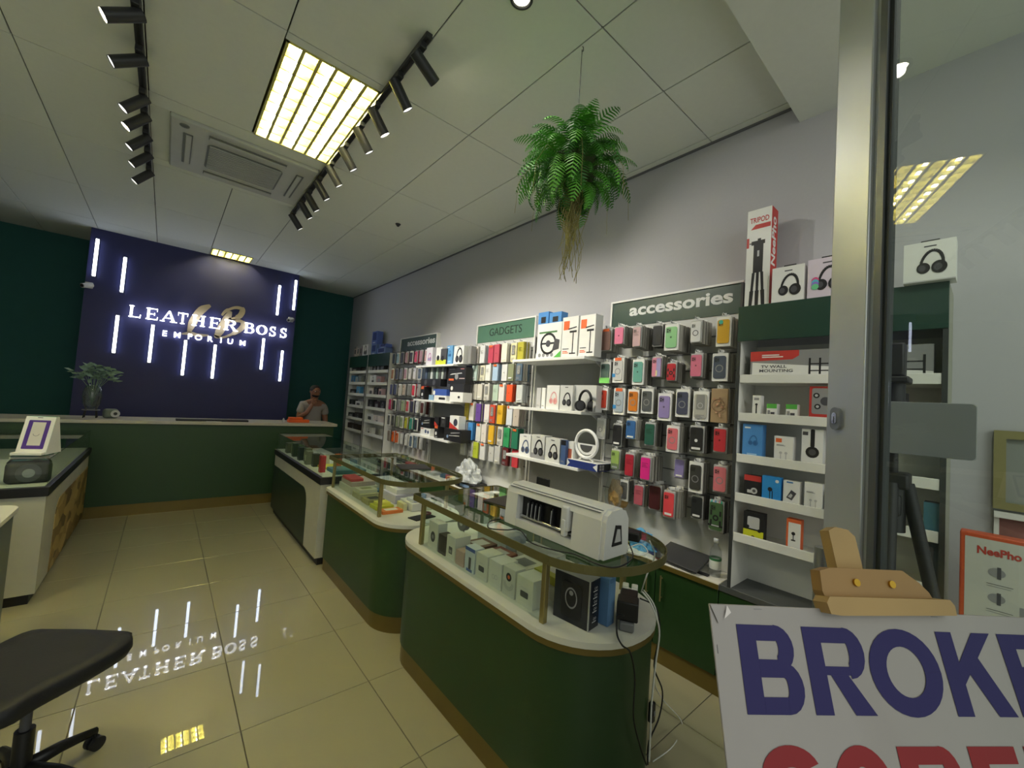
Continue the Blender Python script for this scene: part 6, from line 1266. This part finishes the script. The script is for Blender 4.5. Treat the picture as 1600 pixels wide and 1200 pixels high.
MB().tube([(cxx-.13, cyy-.02, .41), (cxx-.26, cyy-.04, .42), (cxx-.30, cyy-.05, .55), (cxx-.30, cyy-.05, .72)], .018, BLACK, 8).build('back_support', t)
b = MB(); K_ = b.T; b.T = Matrix.Translation((cxx-.30, cyy-.05, .86)) @ Matrix.Rotation(.17, 4, 'Z'); b.bbox(-.035, -.20, -.20, .015, .20, .20, SEAT, .03, 4); b.build('backrest', t)
# ------------------------------------------------------------------ person behind the counter
def skin_mesh(name, V, Ed, Rr, mat, sub=2, root=0):
    me = bpy.data.meshes.new(name); me.from_pydata(V, Ed, []); o = bpy.data.objects.new(name, me); COL.objects.link(o)
    m = o.modifiers.new('s', 'SKIN'); m.use_smooth_shade = True; sv = me.skin_vertices[0].data
    for i, r in enumerate(Rr): sv[i].radius = r if isinstance(r, tuple) else (r, r); sv[i].use_root = (i == root)
    s2 = o.modifiers.new('d', 'SUBSURF'); s2.levels = sub; s2.render_levels = sub
    ev = o.evaluated_get(bpy.context.evaluated_depsgraph_get()); out = bpy.data.meshes.new_from_object(ev)
    bpy.data.objects.remove(o); out.materials.clear(); out.materials.append(mat); out.polygons.foreach_set('use_smooth', [True]*len(out.polygons)); return out
SKIN = M('8a5f48', .55, name='skin'); SHIRT = M('98918b', .8, name='pale_shirt'); HAIR = M('171412', .8, name='dark_hair'); TROU = M('24262c', .8)
pe = thing('person', 'person in a pale short-sleeved shirt behind the back counter, hand raised to chin', 'person', (1.905, 7.30, 0), 0)
# facing -y ; x<0 is the left of the picture (their right arm is raised)
V = [(0, 0, .93), (0, .0, 1.10), (0, .0, 1.27), (0, .0, 1.38), (0, -.005, 1.43), (0, -.02, 1.475), (0, -.03, 1.53), (0, -.03, 1.60), # 0-7 pelvis..head
     (-.16, 0, 1.345), (-.215, -.02, 1.13), (-.13, -.17, 1.22), (-.055, -.165, 1.37), # raised arm 8-11
     (.16, 0, 1.345), (.205, .01, 1.10), (.20, -.06, .88), (.19, -.09, .82), # 12-15
     (-.09, 0, .90), (-.10, -.01, .50), (-.10, .01, .08), (-.105, -.12, .04), (.09, 0, .90), (.10, -.01, .50), (.10, .01, .08), (.105, -.12, .04)]
Ed = [(0, 1), (1, 2), (2, 3), (3, 4), (4, 5), (5, 6), (6, 7), (3, 8), (8, 9), (9, 10), (10, 11), (3, 12), (12, 13), (13, 14), (14, 15), (0, 16), (16, 17), (17, 18), (18, 19), (0, 20), (20, 21), (21, 22), (22, 23)]
Rr = [(.14, .10), (.135, .095), (.145, .10), (.11, .08), .055, (.062, .07), (.075, .092), (.066, .085), .058, .046, .036, .030, .058, .046, .035, .028, .085, .062, .045, .038, .085, .062, .045, .038]
link('body', skin_mesh('body', V, Ed, Rr, SKIN), pe)
V2 = [(0, 0, .92), (0, 0, 1.10), (0, 0, 1.27), (0, 0, 1.375), (0, -.004, 1.405), (-.16, 0, 1.345), (-.205, -.018, 1.19), (.16, 0, 1.345), (.196, .005, 1.17)]
link('shirt', skin_mesh('shirt', V2, [(0, 1), (1, 2), (2, 3), (3, 4), (3, 5), (5, 6), (3, 7), (7, 8)], [(.155, .118), (.152, .112), (.160, .115), (.125, .095), .066, .070, .066, .070, .066], SHIRT), pe)
link('trousers', skin_mesh('trousers', [(0, 0, .95), (0, 0, .90), (-.09, 0, .86), (-.10, -.01, .50), (-.10, .01, .10), (.09, 0, .86), (.10, -.01, .50), (.10, .01, .10)], [(0, 1), (1, 2), (2, 3), (3, 4), (1, 5), (5, 6), (6, 7)], [(.15, .112), (.14, .11), .098, .075, .06, .098, .075, .06], TROU), pe)
HT_ = Matrix.Translation((0, -.032, 1.565)) @ Matrix.Rotation(.16, 4, 'Z') @ Matrix.Rotation(.12, 4, 'X')
b = MB(); b.T = HT_; b.sph((0, .012, .028), .086, HAIR, 10, (.93, 1.1, .95)); b.build('hair', pe)
b = MB(); b.T = HT_; b.sph((0, -.012, .0), .08, SKIN, 12, (.90, 1.08, 1.2)); b.prism([(-.012, -.02), (.012, -.02), (.004, .02), (-.004, .02)], -.112, -.085, 'y', SKIN); 
for k in (-1, 1): b.sph((k*.073, .01, -.005), .018, SKIN, 5, (.5, .8, 1.3)); b.sph((k*.028, -.082, .012), .012, WHT, 5, (1.2, .5, .7)); b.sph((k*.028, -.087, .012), .006, K1, 4)
b.build('face', pe)
b = MB(); b.T = HT_; b.sph((0, -.030, -.055), .058, HAIR, 8, (1.05, .95, .75)); b.build('beard', pe)
b = MB(); b.T = HT_
for k in (-1, 1): b.tube([(k*.03+.021*math.cos(a), -.096, .012+.016*math.sin(a)) for a in [2*PI*q/14 for q in range(14)]], .0028, K1, 5, True); b.tube([(k*.052, -.094, .015), (k*.078, .01, .01)], .0025, K1, 5)
b.tube([(-.01, -.097, .015), (.01, -.097, .015)], .0025, K1, 5); b.build('glasses', pe)
b = MB()   # raised hand: palm and curled fingers against the chin
b.bbox(-.085, -.185, 1.365, -.03, -.15, 1.435, SKIN, .014, 3)
for k in range(4): z = 1.375+.018*k; b.tube([(-.045, -.165, z), (-.015, -.175, z+.006), (.004, -.160, z+.01), (-.006, -.145, z+.012)], [.0095, .009, .0085, .007], SKIN, 7)
b.tube([(-.075, -.16, 1.41), (-.055, -.15, 1.445), (-.035, -.14, 1.465)], [.011, .010, .008], SKIN, 7); b.build('raised_hand', pe)
b = MB(); b.bbox(.165, -.125, .745, .215, -.085, .83, SKIN, .013, 3)
for k in range(4): y = -.118+.009*k; b.tube([(.172+.012*k, y, .75), (.172+.012*k, y-.008, .71), (.172+.012*k, y+.004, .675+.004*k)], [.009, .0085, .007], SKIN, 6)
b.tube([(.17, -.12, .80), (.15, -.14, .765), (.15, -.145, .735)], [.01, .009, .007], SKIN, 6); b.build('lowered_hand', pe)
